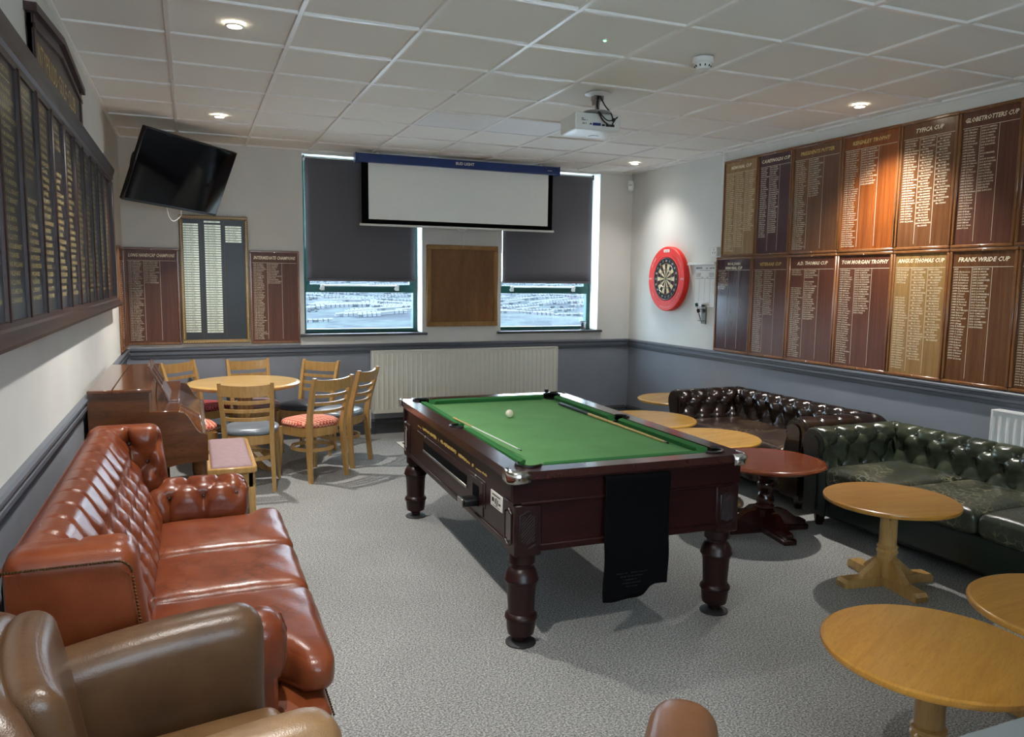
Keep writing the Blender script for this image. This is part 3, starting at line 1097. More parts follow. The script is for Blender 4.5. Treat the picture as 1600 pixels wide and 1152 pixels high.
# ---- long honours board on the left wall
def big_board():
    y0, y1, z0, z1 = -1.62, 3.44, 1.415, 2.465
    t = thing('honours_board', 'very long dark panelled board of gold names on the left wall', 'honours board', (XL + .001, (y0 + y1) / 2, z0), PI / 2)
    L, h = y1 - y0, z1 - z0
    hw = L / 2
    B(-hw + .02, hw - .02, -.018, 0, .03, h - .03, b=0).build('backing', 'honours_frame', t)
    cor = [(0, h - .11), (-.034, h - .11), (-.036, h - .085), (-.046, h - .075), (-.046, h - .05), (-.052, h - .035), (-.058, h - .012), (-.058, h), (0, h)]
    MB().prism(cor, -hw - .02, hw + .02, 'x').build('cornice', 'honours_frame', t, fix=True, angle=25)
    led = [(0, 0), (-.072, 0), (-.076, .014), (-.062, .03), (-.056, .05), (-.044, .058), (-.038, .075), (0, .075)]
    MB().prism(led, -hw - .02, hw + .02, 'x').build('ledge', 'honours_frame', t, fix=True, angle=25)
    B(hw - .075, hw, -.045, 0, .07, h - .1, b=.004).build('end_stile', 'honours_frame', t)
    B(-hw, -hw + .075, -.045, 0, .07, h - .1, b=.004).build('end_stile', 'honours_frame', t)
    edges = [-1.55 + .3585 * k for k in range(14)]          # divider positions along the wall
    for k in range(13):
        a, b = edges[k] - (y0 + y1) / 2, edges[k + 1] - (y0 + y1) / 2
        B(a + .01, b - .01, -.026, -.012, .07, h - .1, b=0).build('name_panel', 'honours_panel', t)
        if k:
            B(a - .016, a + .016, -.042, -.012, .07, h - .1, b=.005).build('divider', 'honours_frame', t)
        m = MB()
        W = b - a - .07
        hd = rn.choice(['CAPTAINS', 'CHAMPION', 'PRESIDENT', 'SECRETARY', 'MEDAL'])
        put_text(m, hd, (a + b) / 2, h - .155, .03, -.0268, align='CENTER', maxw=W)
        m.add([((a + b) / 2 - W * .3, -.0268, h - .175), ((a + b) / 2 + W * .3, -.0268, h - .175), ((a + b) / 2 + W * .3, -.0268, h - .171), ((a + b) / 2 - W * .3, -.0268, h - .171)], [(0, 1, 2, 3)])
        ls = names(24, 1908 + 7 * k, True, gap=((2, 5) if k in (6, 9) else (9, 11) if k in (2, 4) else None))
        put_text(m, '\n'.join(ls), a + .035, h - .215, .0235, -.0268, width=W, offset=.016, lead=1.3)
        tag(m.build('gold_lettering', 'pale_gold', t), kind='stuff')
    # header plaque with a shallow pediment
    p0, p1 = .33, 1.83
    q = thing('header_plaque', 'dark gabled plaque with gold club title above the long board', 'plaque', (XL + .001, (p0 + p1) / 2, z1), PI / 2)
    w2 = (p1 - p0) / 2
    apex = .33
    MB().prism([(-w2, 0), (w2, 0), (w2, .235), (0, apex - .02), (-w2, .235)], -.02, 0, 'y').build('backing', 'honours_frame', q, fix=True)
    for s in (-1, 1):
        B(s * (w2 - .025) - .025, s * (w2 - .025) + .025, -.03, 0, 0, .225, b=.004).build('side_stile', 'honours_frame', q)
        m = MB().prism([(s * (w2 + .03), .222), (s * (w2 + .03), .255), (0, apex), (0, apex - .033)], -.046, 0, 'y')
        m.build('gable_moulding', 'honours_frame', q, fix=True)
        m = MB().prism([(s * w2, .165), (s * w2, .185), (0, apex - .075), (0, apex - .095)], -.034, 0, 'y')
        m.build('gable_moulding', 'honours_frame', q, fix=True)
    word = 'ONTYPRIDD\u00b7GOLF\u00b7CLUB'
    step = 1.19 / len(word)
    for k, ch in enumerate(word):
        m = MB()
        put_text(m, ch, -w2 + .065 + step * (k + .5), .058, .125, -.0212, align='CENTER', maxw=step * .86, res=2, offset=0.004)
        m.build('gold_letter', 'gold_leaf', q)
big_board()

# ================================================================== RIGHT WALL
def right_boards():
    ys = [2.965, 2.470, 2.025, 1.470, .915, .445, -.005, -.46]
    ys2 = [3.030, 2.495, 2.012, 1.462, .914, .443, -.045, -.52]
    grp = 'trophy boards on the right wall'
    XW = XR - .001
    def col(n, y, it=.25, **k): return (names(n, y, it == 0, **k), it)
    top = [
        ('board_oak', 'MEMORIAL CUP', [col(40, 1950), col(38, 1970), col(30, 1990, 0)], 'pale oak board, leftmost of the upper row of trophy boards'),
        ('board_plum', 'C.A.REYNOLDS CUP', [col(34, 1966), col(32, 1992, 0)], 'dark plum board second from the left in the upper row'),
        ('board_brown', 'PRESIDENTS PUTTER', [col(44, 1962), col(17, 2006, 0)], 'brown board third from the left in the upper row'),
        ('board_orange', 'KEIGHLEY TROPHY', [col(44, 1964), col(15, 2008, 0)], 'mahogany board coloured orange for lamp glow, with a wide empty column, upper row beside the glare'),
        ('board_brown', 'TYFICA CUP', [col(32, 1965, mrs=False), (names(34, 1988, True, mrs=True), 0), (names(26, 2006, True, mrs=True), 0)], 'board with three full columns of names in the upper row'),
        ('board_mahog', 'GLOBETROTTERS CUP', [col(36, 1971), (['2003 E.CAMPBELL', '2004 C.DOWNES', '2005 D.HARPER', '2006 D.PARKS', '2007 M.HUGHES', '2008 C.NEVILLE', '2009 B.R.DAVIES', '2010', '2011', '2012 D.BANNER', '2013', '2014 W.THOMAS', '2015 N.VOLFONIK', '2016 M.JONES', '2017 G.DALY', '2018 R.FORD', '2019 L.STAPLES', '2020 R.MORGAN', '2021 C.BLACKER', '2022 S.R.WILSON', '2023 G.JONES', '2024 J.PRICE', '2025 G.WOODS'], 0)], 'mahogany board second from the right end of the upper row'),
        ('board_mahog', '', [col(36, 1971)], 'board cut by the right picture edge in the upper row'),
    ]
    for k, (pm, ti, cs, lb) in enumerate(top):
        a, b = ys[k], ys[k + 1]
        board('trophy_board', lb, 'trophy board', (XW, (a + b) / 2, 1.899), -PI / 2, a - b - .004, .921, pm, ti, cs, group=grp, tsize=.041, tink='gold_leaf' if k in (2, 3) else None)
    low = [
        ('board_plum', 'MOG JOHN\nMEMORIAL CUP', [(['2015 S.LOFT', '  &  A.BENNET', '2016 R.LLOYD', '  &  BENNET', '2017 D.BEDDOE', '  &  M.HARPER', '2018 DAVIS BET', '  &  D.MORGAN', '2019 K.DOEL', '  &  DAVIES'], 0)], 'almost empty plum board, leftmost of the lower row beside the dart scorer'),
        ('board_mahog', 'VETERANS CUP', [col(42, 1956), col(22, 1999)], 'reddish board with gold title, second from left in the lower row'),
        ('board_mahog', 'A.D. THOMAS CUP', [col(46, 1956, gap=(3, 9)), (['2001 P.HOWSELL'] + names(22, 2002, True, gap=(3, 4)), 0)], 'mahogany board third from the left in the lower row'),
        ('board_mahog', 'TOM MORGAN TROPHY', [col(42, 1975), (['2008 G.A.LEWIS'] + names(18, 2009), 0)], 'mahogany board with an empty right column, fourth in the lower row'),
        ('board_oak', 'ANGUS THOMAS CUP', [col(40, 1970, gap=(6, 11)), (names(36, 1990, True, mrs=True), 0), (names(28, 2008, True, mrs=True), 0)], 'pale oak board with three columns of names in the lower row'),
        ('board_brown', 'FRANK WRIDE CUP', [(['1971', '1972 J.Robertson', '1973 C.T.Jones', '1974 T.A.Davies', '1975 W.Walters', '1976 R.Ashford', '1977 H.Vaughan', '1978 E.J.Oldham', '1979 C.R.Roberts', '1980 T.Lloyd', '1981 P.Price', '1982 P.Jenkins', '1983 R.Richards', '1984 D.Thomas'] + names(20, 1985, False), .25), (['2003 M.GOUGH', '2004 D.SPECK', '2005 D.HARPER', '2006 A.JONES', '2007 J.GARDINER', '2008 J.REED', '2009 C.WINTER', '2010 R.GRANT', '2011 J.COOK', '2012 A.WINNING', '2013 B.MURPHY', '2014 R.DAVIES', '2015 T.HUGHES', '2016 R.JENKINS', '2017 A.RICHARDS', '2018 M.PARFITT', '2019 G.MELVIN', '2020 S.THOMAS', '2021 S.GAY', '2022 G.DMELVIN', '2023 G.JONES', '2024 N.PANES'], 0)], 'brown board sixth in the lower row, left of the one cut by the picture edge'),
        ('board_brown', '', [col(44, 1971)], 'board cut by the right picture edge in the lower row'),
    ]
    for k, (pm, ti, cs, lb) in enumerate(low):
        a, b = ys2[k], ys2[k + 1]
        board('trophy_board', lb, 'trophy board', (XW, (a + b) / 2, .972), -PI / 2, a - b - .004, .924, pm, ti, cs, group=grp, tsize=.041, tink='gold_leaf' if k == 1 else None)
right_boards()

def darts():
    M = Matrix.Rotation(PI / 2, 4, 'X')     # lathe axis z -> -y (towards the room)
    s = thing('dartboard_surround', 'thick red foam ring around the dartboard', 'dartboard surround', (XR, 3.845, 1.684), -PI / 2)
    MB(M).lathe([(.232, .0), (.345, .0), (.350, .01), (.350, .055), (.342, .064), (.24, .064), (.232, .056), (.232, .0)], 64, cap=False).build('ring', 'red_foam', s)
    m = MB(M)
    for k in range(4):
        a0 = PI / 4 + k * PI / 2
        for q in range(10):
            a = a0 - .35 + .07 * q
            p = [((r) * math.cos(b), (r) * math.sin(b), .0648) for r, b in ((.268, a), (.272, a), (.272, a + .07), (.268, a + .07))]
            m.add(p, [(0, 1, 2, 3)])
    m.build('groove', 'red_dark', s)
    B(-.055, .055, -.0665, -.063, .288, .318, b=.001).build('logo_plate', 'white_print', s)
    m = MB()
    put_text(m, 'unicorn', 0, .296, .024, -.0669, align='CENTER', offset=.02)
    m.build('logo_lettering', 'sisal_red', s)
    m = MB()
    put_text(m, 'PDC', -.305, -.01, .03, -.0652, align='CENTER', shear=.3)
    put_text(m, 'PDC', .305, -.01, .03, -.0652, align='CENTER', shear=.3)
    def arc(txt, r, a0, size, flip=1):
        n = len(txt)
        for i, ch in enumerate(txt):
            if ch == ' ':
                continue
            a = a0 + (i - (n - 1) / 2) * size * .8 / r * (-1 if flip > 0 else 1)
            rot = (a - PI / 2) if flip > 0 else (a + PI / 2)
            vs, fs = text_verts(ch, size, 0, 'CENTER', 1, .01)
            c, sn = math.cos(rot), math.sin(rot)
            m.add([(r * math.cos(a) + v[0] * c - v[1] * sn, -.0652, r * math.sin(a) + v[0] * sn + v[1] * c) for v in vs], fs)
    arc('UNICORN', .30, PI * .80, .022)
    arc('IIIHIIIIIHII', .30, PI * .20, .014)
    arc('IIHIII', .30, PI * 1.2, .014, -1)
    arc('HIIIHI', .30, PI * 1.8, .014, -1)
    arc('IIHIIIHIIIIHIIIHIIII', .315, PI * 1.5, .014, -1)
    m.build('lettering', 'white_print', s)
    d = thing('dartboard', 'round bristle dartboard with black and cream segments', 'dartboard', (XR, 3.845, 1.684), -PI / 2)
    MB(M).lathe([(.2255, .002), (.2255, .06), (.2235, .064)], 64).build('body', 'sisal_black', d)
    MB(M).lathe([(.2258, .060), (.2275, .060), (.2275, .068), (.2258, .068)], 64, cap=False).build('number_hoop', 'steel', d)
    def seg(a0, a1, r0, r1, z):
        n = 3
        vs, fs = [], []
        for i in range(n + 1):
            a = a0 + (a1 - a0) * i / n
            vs += [(r0 * math.cos(a), r0 * math.sin(a), z), (r1 * math.cos(a), r1 * math.sin(a), z)]
        for i in range(n):
            fs.append((2 * i, 2 * i + 1, 2 * i + 3, 2 * i + 2))
        return vs, fs
    nums = '20 1 18 4 13 6 10 15 2 17 3 19 7 16 8 11 14 9 12 5'.split()
    for k in range(20):
        a = PI / 2 - k * PI / 10
        dark = k % 2 == 0
        m = MB(M)
        for r0, r1 in ((.016, .099), (.107, .162)):
            m.cur = 0
            m.add(*seg(a - PI / 20, a + PI / 20, r0, r1, .0646))
        m.cur = 1
        for r0, r1 in ((.099, .107), (.162, .170)):
            m.add(*seg(a - PI / 20, a + PI / 20, r0, r1, .0646))
        m.build('segment', ['sisal_black' if dark else 'sisal_cream', 'sisal_red' if dark else 'sisal_green'], d)
    MB(M).lathe([(.016, .0647), (.0001, .0647)], 20, cap=False).build('outer_bull', 'sisal_green', d)
    MB(M).lathe([(.0064, .0651), (.0001, .0651)], 14, cap=False).build('bullseye', 'sisal_red', d)
    m = MB(M)
    for r in (.016, .099, .107, .162, .170):
        m.lathe([(r - .0007, .065), (r, .0662), (r + .0007, .065)], 48, cap=False)
    for k in range(20):
        a = PI / 20 + k * PI / 10
        m.tube([(.016 * math.cos(a), .016 * math.sin(a), .0655), (.172 * math.cos(a), .172 * math.sin(a), .0655)], .0006, 4)
    m.build('wire_spider', 'steel', d)
    m = MB()
    for k, s_ in enumerate(nums):
        a = PI / 2 - k * PI / 10
        put_text(m, s_, .198 * math.cos(a), .198 * math.sin(a) - .012, .034, -.0652, align='CENTER')
    m.build('numbers', 'white_print', d)

    t = thing('scoreboard', 'white dry-wipe darts scoreboard on the wall right of the dartboard', 'scoreboard', (XR, 3.215, 1.40), -PI / 2)
    B(-.165, .165, -.012, 0, 0, .42, b=.002).build('panel', 'white_plastic', t)
    m = MB()
    put_text(m, 'unicorn', -.155, .388, .034, -.0125, offset=.04)
    marks(m, .01, .388, .14, .014, -.0125)
    marks(m, -.09, .370, .18, .006, -.0125)
    for x in (-.15, .07):
        for q in range(4):
            marks(m, x, .34 - .012 * q, .08, .007, -.0125)
    marks(m, -.06, .298, .035, .008, -.0125); marks(m, .02, .298, .035, .008, -.0125)
    for q in range(20):
        put_text(m, str(20 - q), 0, .27 - .0125 * q, .011, -.0125, align='CENTER')
    for x in (-.09, .09):
        m.add([(x - .001, -.0125, .01), (x + .001, -.0125, .01), (x + .001, -.0125, .29), (x - .001, -.0125, .29)], [(0, 1, 2, 3)])
    m.add([(-.16, -.0125, .288), (.16, -.0125, .288), (.16, -.0125, .2905), (-.16, -.0125, .2905)], [(0, 1, 2, 3)])
    m.build('print', 'black_print', t)
    o = B(-.23, .23, -.035, 0, 0, .026, b=.004)
    t = thing('wall_trunking', 'short white horizontal trunking above the dart scoreboard', 'trunking', (XR, 3.265, 1.828), -PI / 2)
    o.build('cover', 'white_plastic', t)
    B(-.232, -.226, -.037, 0, -.001, .028, b=.001).build('end_cap', 'white_plastic', t)
    t = thing('cable_trunking', 'white vertical cable trunking from ceiling to the boards', 'trunking', (XR, 2.975, 2.60), -PI / 2)
    B(-.018, .018, -.022, 0, 0, H - 2.60, b=.003).build('cover', 'white_plastic', t)
    t = thing('wall_socket', 'white wall socket at the left edge of the oak board', 'socket', (XR, 3.045, 1.91), -PI / 2)
    B(-.045, .045, -.034, 0, 0, .088, b=.004).build('box', 'white_plastic', t)
    B(-.047, .047, -.042, -.033, -.002, .09, b=.003).build('faceplate', 'white_plastic', t)
    m = MB()
    for x, z in ((0, .066), (-.018, .035), (.018, .035)):
        m.box(x - .003, x + .003, -.0432, -.041, z - .008, z + .008, b=0)
    m.build('pin_hole', 'black_plastic', t)
    t = thing('dart_rack', 'grey metal dart rack fixed under the scoreboard', 'dart rack', (XR, 3.225, 1.225), -PI / 2)
    B(-.03, .045, -.012, 0, 0, .20, b=.003).build('back_plate', 'rack_grey', t)
    for z in (.03, .15):
        B(-.03, .04, -.055, -.012, z, z + .006, b=.001).build('shelf', 'rack_grey', t)
    for q in range(6):
        row, k = divmod(q, 3)
        d = thing('dart', ('dark green' if row else 'black') + ' flighted dart, ' + ['nearest the wall', 'middle one', 'furthest from the wall'][k] + (' in the upper' if row else ' in the lower') + ' row of the rack', 'dart', (XR - .022 - .017 * k, 3.232 - .022 * k + .034 * row, 1.225 + .015 + .06 * row), 0, 'green darts in the rack' if row else 'black darts in the rack')
        mm = Matrix.Rotation(-.16, 4, 'X') @ Matrix.Rotation(-.22, 4, 'Y')
        MB(mm).lathe([(.001, 0), (.0012, .03), (.0035, .034), (.0035, .08), (.002, .085), (.002, .115)], 8).build('barrel', 'steel' if row else 'black_plastic', d)
        m = MB(mm)
        for a in (0, PI / 2):
            m.M = mm @ Matrix.Rotation(a, 4, 'Z')
            m.box(-.017, .017, -.0006, .0006, .108, .142, b=0)
        m.build('flight', 'dart_green' if row else 'black_plastic', d)
darts()

t = thing('motion_sensor', 'small white motion sensor high in the far right corner', 'sensor', (XR - .06, YB - .06, 2.70), PI / 4 * 7)
MB().pillow(-.035, .035, -.03, .03, 0, .13, r=.025, seg=.02).build('body', 'white_plastic', t)
B(-.018, .018, -.033, -.028, .068, .076, b=.001).build('slot', 'steel', t)
B(-.022, .022, -.032, -.027, .02, .06, b=.004).build('lens', 'screen_white', t)

t = thing('tumbler', 'clear tumbler of dart flights at the right end of the windowsill', 'tumbler', (4.33, 4.73, 1.0805))
MB().lathe([(.030, 0), (.038, .10), (.036, .10), (.028, .006), (.001, .006)], 24, cap=False).build('glass', 'glass', t)
MB().lathe([(.0385, .094), (.040, .097), (.040, .102), (.036, .102)], 24, cap=False).build('rim', 'steel', t)
for q in range(4):
    a = q * 1.6
    c = ['dart_green', 'red_foam', 'screen_blue', 'white_plastic'][q]
    m = MB(Matrix.Translation((.010 * math.cos(a), .010 * math.sin(a), .01)) @ Matrix.Rotation(.12, 4, 'X') @ Matrix.Rotation(a, 4, 'Z'))
    m.box(-.012, .012, -.0008, .0008, .03, .075, b=0).lathe([(.002, 0), (.002, .05)], 6)
    d = tag(m.build('dart_flight', c), ['green', 'red', 'blue', 'white'][q] + ' dart flight standing in the windowsill tumbler', 'dart flight')
    d.location = (4.33, 4.73, 1.082)

# ================================================================== POOL TABLE
def pool():
    t = thing('pool_table', 'dark mahogany pool table with green baize and turned legs', 'pool table', (1.963, .690, 0), -.030)
    HX, HY, ZT = .613, 1.108, .82
    ZB = .44
    # cabinet
    ix, iy = HX - .035, HY - .035
    def side(name, s):
        x = s * ix
        return B(min(x, x - s * .03), max(x, x - s * .03), -iy + .02, iy - .02, ZB, ZT - .07, b=.003).build(name, 'mahogany', t)
    L = side('side_panel', -1)
    R = side('side_panel', 1)
    for s in (-1, 1):
        y = s * iy
        B(-ix + .03, ix - .03, min(y, y - s * .03), max(y, y - s * .03), ZB + .03, ZT - .07, b=.003).build('end_panel', 'mahogany_end', t)
        B(-ix + .10, ix - .10, min(y + s * .01, y - s * .03), max(y + s * .01, y - s * .03), ZB + .008, ZB + .04, b=.005).build('end_moulding', 'mahogany_end', t)
        B(-ix + .02, ix - .02, min(y + s * .014, y - s * .02), max(y + s * .014, y - s * .02), ZT - .155, ZT - .142, b=.004).build('end_moulding', 'mahogany_end', t)
        B(-HX + .02, HX - .02, min(y + s * .008, y - s * .03), max(y + s * .008, y - s * .03), ZT - .15, ZT - .03, b=.003).build('end_fascia', 'mahogany_end', t)
        x = s * ix
        B(min(x + s * .008, x - s * .02), max(x + s * .008, x - s * .02), -iy + .1, iy - .1, ZB - .0, ZB + .03, b=.004).build('side_moulding', 'mahogany', t)
        B(min(x + s * .006, x - s * .02), max(x + s * .006, x - s * .02), -iy + .02, iy - .02, ZT - .075, ZT - .03, b=.003).build('side_fascia', 'mahogany', t)
    B(-ix + .03, ix - .03, -iy + .03, iy - .03, ZB + .02, ZB + .05, b=0).build('cabinet_floor', 'mahogany', t)
    # corner pillars with carved cross-hatched panels, legs below
    for sx in (-1, 1):
        for sy in (-1, 1):
            cx, cy = sx * (ix - .055), sy * (iy - .065)
            p = B(cx - .065, cx + .065, cy - .075, cy + .075, ZB - .01, ZT - .155, b=.006).build('corner_pillar', 'mahogany', t)
            for face in ('end', 'side'):
                m = MB()
                z0, z1 = ZB + .045, ZT - .20
                hw = .040
                out = []
                for k in range(13):
                    u = -1 + 2 * k / 12
                    out.append((u * hw, z1 + .016 * math.cos(u * PI / 2) ** 2))
                for k in range(13):
                    u = 1 - 2 * k / 12
                    out.append((u * hw, z0 - .016 * math.cos(u * PI / 2) ** 2))
                if face == 'end':
                    F = lambda a, z, d: (cx + a, cy + sy * (.075 + d), z)
                else:
                    F = lambda a, z, d: (cx + sx * (.065 + d), cy + a, z)
                m.tube([F(a, z, .002) for a, z in out], .0045, 6, closed=True)
                n = 9
                for k in range(-n, n):
                    a0, zz = -hw * .82, z0 + (z1 - z0) * k / n
                    pts = [(a0 + 2 * hw * .82 * q / 6, zz + 2 * hw * .82 * q / 6 * 1.0) for q in range(7)]
                    pts = [q for q in pts if z0 < q[1] < z1]
                    if len(pts) > 1:
                        m.tube([F(a, z, .001) for a, z in pts], .0030, 5)
                m.build('carved_panel', 'mahogany', p)
            lg = MB().lathe([(.062, ZB - .01), (.062, ZB - .055), (.050, ZB - .062), (.050, ZB - .075), (.058, ZB - .08), (.072, ZB - .105), (.076, ZB - .125), (.079, ZB - .130), (.079, ZB - .138), (.072, ZB - .142), (.070, ZB - .150), (.066, ZB - .17), (.061, .165), (.061, .15), (.072, .14), (.075, .132), (.075, .124), (.068, .118), (.064, .07), (.060, .05), (.045, .046), (.030, .03), (.030, .012)], 28, cx, cy).build('leg', 'mahogany', t)
            MB().lathe([(.070, 0), (.070, .006), (.062, .012), (.028, .018)], 28, cx, cy).build('levelling_foot', 'rubber', lg)
    # bed
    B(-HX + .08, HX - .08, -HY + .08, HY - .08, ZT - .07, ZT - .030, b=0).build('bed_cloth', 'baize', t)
    zb = ZT - .030
    # rail frame with pocket notches
    RX, RY = HX - .108, HY - .108           # inner edge of the wooden rail
    pr = .058
    inner = []
    def arc(cx, cy, a0, a1, r, n=10):
        return [(cx + r * math.cos(a0 + (a1 - a0) * k / n), cy + r * math.sin(a0 + (a1 - a0) * k / n)) for k in range(n + 1)]
    e = .052
    inner += arc(RX - .018, -RY + .018, -PI * .75 - .1, PI * .25 + .1, pr)        # near right
    inner += arc(RX + .012, 0, -PI / 2, PI / 2, .050)
    inner += arc(RX - .018, RY - .018, -PI * .25 - .1, PI * .75 + .1, pr)
    inner += arc(-RX + .018, RY - .018, PI * .25 - .1, PI * 1.25 + .1, pr)
    inner += arc(-RX - .012, 0, PI / 2, PI * 1.5, .050)
    inner += arc(-RX + .018, -RY + .018, PI * .75 - .1, PI * 1.75 + .1, pr)
    bm = bmesh.new()
    def loop(pts):
        vs = [bm.verts.new((x, y, ZT)) for x, y in pts]
        return [bm.edges.new((vs[i], vs[(i + 1) % len(vs)])) for i in range(len(vs))]
    ch = .02
    outer = [(-HX + ch, -HY), (HX - ch, -HY), (HX, -HY + ch), (HX, HY - ch), (HX - ch, HY), (-HX + ch, HY), (-HX, HY - ch), (-HX, -HY + ch)]
    ed = loop(outer) + loop(inner)
    bmesh.ops.triangle_fill(bm, use_beauty=True, edges=ed)
    g = bmesh.ops.extrude_face_region(bm, geom=bm.faces[:])
    bmesh.ops.translate(bm, verts=[v for v in g['geom'] if isinstance(v, bmesh.types.BMVert)], vec=(0, 0, -.036))
    bmesh.ops.recalc_face_normals(bm, faces=bm.faces)
    me = bpy.data.meshes.new('top_rail')
    bm.to_mesh(me); bm.free()
    me.materials.append(MATS['mahogany_rail'])
    link('top_rail', me, t)
    for s in (-1, 1):
        B(s * HX - .006 * s - (.012 if s > 0 else 0), s * HX - .006 * s + (.012 if s < 0 else 0), -HY + .03, HY - .03, ZT - .05, ZT - .034, b=.004).build('rail_edge', 'mahogany_rail', t)
        B(-HX + .03, HX - .03, s * HY - .006 * s - (.012 if s > 0 else 0), s * HY - .006 * s + (.012 if s < 0 else 0), ZT - .05, ZT - .034, b=.004).build('rail_edge', 'mahogany_end', t)
    # cushions
    def cushion(p0, p1, nx, ny, c0, c1):
        d = Vector((p1[0] - p0[0], p1[1] - p0[1], 0)).normalized()
        n = Vector((nx, ny, 0))
        w = .045
        pr_ = [(0, ZT + .001), (.030, ZT + .003), (w, ZT - .004), (w - .004, ZT - .012), (.03, zb), (0, zb)]
        vs, fs = [], []
        for (p, c, sg) in ((p0, c0, 1), (p1, c1, -1)):
            for o, z in pr_:
                q = Vector((p[0], p[1], 0)) + n * o + d * sg * o * c
                vs.append((q.x, q.y, z))
        k = len(pr_)
        fs = [(i, (i + 1) % k, (i + 1) % k + k, i + k) for i in range(k)] + [tuple(range(k)), tuple(range(2 * k - 1, k - 1, -1))]
        return MB().add(vs, fs).build('cushion', 'baize_shaded', t, fix=True, angle=30)
    for s in (-1, 1):
        cushion((s * RX, -RY + .075), (s * RX, -.052), -s, 0, .9, .45)
        cushion((s * RX, .052), (s * RX, RY - .075), -s, 0, .45, .9)
        cushion((-RX + .075, s * RY), (RX - .075, s * RY), 0, -s, .9, .9)
    # pockets: flat black discs painting the shade of the holes, plastic lips
    for cx, cy, a0, a1, r in ((RX - .018, -RY + .018, -PI * .75, PI * .25, pr), (RX + .012, 0, -PI / 2, PI / 2, .05), (RX - .018, RY - .018, -PI * .25, PI * .75, pr), (-RX + .018, RY - .018, PI * .25, PI * 1.25, pr), (-RX - .012, 0, PI / 2, PI * 1.5, .05), (-RX + .018, -RY + .018, PI * .75, PI * 1.75, pr)):
        p = MB().lathe([(r - .003, zb + .0012), (.001, zb + .0012)], 24, cx, cy, cap=False).build('pocket', 'black_matte', t)
        MB().tube([(x, y, ZT + .002) for x, y in arc(cx, cy, a0 - .25, a1 + .25, r - .002, 16)], .0075, 8).build('pocket_lip', 'black_plastic', p)
        m = MB()
        A = arc(cx, cy, a0, a1, r - .004, 12)
        m.grid(lambda i, j: (A[i][0], A[i][1], ZT if j else zb), 13, 2)
        m.build('pocket_liner', 'black_matte', p)
    # chrome corner caps
    for sx in (-1, 1):
        for sy in (-1, 1):
            x, y = sx * HX, sy * HY
            pts = [(sx * (HX - .085), sy * (HY + .006)), (sx * (HX - .022), sy * (HY + .006)), (sx * (HX + .006), sy * (HY - .022)), (sx * (HX + .006), sy * (HY - .085))]
            m = MB()
            prof = [(.0, ZT - .052), (.004, ZT - .044), (.004, ZT - .012), (-.004, ZT + .001), (-.016, ZT + .003)]
            nrm = [(0, sy), (sx * .4, sy * .9), (sx * .9, sy * .4), (sx, 0)]
            m.grid(lambda i, j: (pts[i][0] + nrm[i][0] * prof[j][0], pts[i][1] + nrm[i][1] * prof[j][0], prof[j][1]), 4, 5)
            o = m.build('corner_cap', 'chrome', t, angle=60)
            so = o.modifiers.new('thick', 'SOLIDIFY'); so.thickness = .003
    # ---- left long side fittings
    xs = -ix
    B(xs - .003, xs + .004, -.66, .72, ZB + .09, ZT - .155, b=.002).build('access_panel', 'mahogany', t)
    w = B(xs - .006, xs + .003, -.36, .55, ZB + .135, ZB + .185, b=.002).build('ball_window', 'black_matte', t)
    B(xs - .010, xs - .002, -.36, .55, ZB + .118, ZB + .135, b=.003).build('ball_ledge', 'steel', w)
    c = B(xs - .005, xs + .003, -.63, -.43, ZB + .04, ZB + .21, b=.002).build('coin_plate', 'mahogany', t)
    B(xs - .008, xs + .004, -.57, -.47, ZB + .075, ZB + .18, b=.004).build('coin_recess', 'black_matte', c)
    m = MB(Matrix.Translation((xs - .004, -.53, ZB + .10)) @ Matrix.Rotation(-PI / 2, 4, 'Y'))
    m.pillow(-.020, .020, -.042, .042, 0, .08, r=.010, seg=.05)
    hd = m.build('coin_slide', 'black_plastic', c)
    m = MB(Matrix.Translation((xs - .085, -.53, ZB + .10)) @ Matrix.Rotation(-PI / 2, 4, 'Y'))
    m.box(-.021, .021, -.043, .043, 0, .008, b=.003)
    m.build('slide_tip', 'steel', hd)
    st = B(xs - .0045, xs + .002, -.905, -.745, ZB + .14, ZB + .215, b=.002).build('price_sticker', 'white_plastic', t)
    m = MB(Matrix.Translation((xs - .005, -.825, ZB)) @ Matrix.Rotation(-PI / 2, 4, 'Z'))
    for a, b_, z0, z1 in ((-.055, .055, .198, .204), (-.06, -.03, .165, .185), (-.018, -.006, .16, .186), (.0, .010, .152, .192), (.018, .028, .158, .186), (.036, .062, .165, .175), (-.05, .05, .148, .151)):
        m.add([(a, 0, z0), (b_, 0, z0), (b_, 0, z1), (a, 0, z1)], [(0, 1, 2, 3)])
    m.build('print', 'black_print', st)
    m = MB(Matrix.Translation((xs - .0085, 0, 0)) @ Matrix.Rotation(-PI / 2, 4, 'Z'))
    rq = random.Random(5)
    y = -.70
    for wl, hh in ((.05, .012), (.022, .014), (0, 0), (.34, .026), (0, 0), (.012, .03), (0, 0), (.05, .03), (.24, .028), (.012, .03), (0, 0), (.20, .022), (0, 0), (.028, .024), (0, 0), (.09, .014), (.07, .018)):
        if wl == 0:
            y += .025
            continue
        x = 0
        while x < wl - .004:
            q = rq.uniform(.006, .016)
            h0, h1 = rq.uniform(0, .3) * hh, rq.uniform(.6, 1) * hh
            m.add([(y + x, 0, ZT - .125 + h0), (y + x + q, 0, ZT - .125 + h0), (y + x + q + .004, 0, ZT - .125 + h1), (y + x + .004, 0, ZT - .125 + h1)], [(0, 1, 2, 3)])
            x += q + .0025
        y += wl + .012
    m.v = [(v[0] + .0045, v[1], v[2]) for v in m.v]
    tag(m.build('gold_lettering', 'gold_leaf', t), kind='stuff')
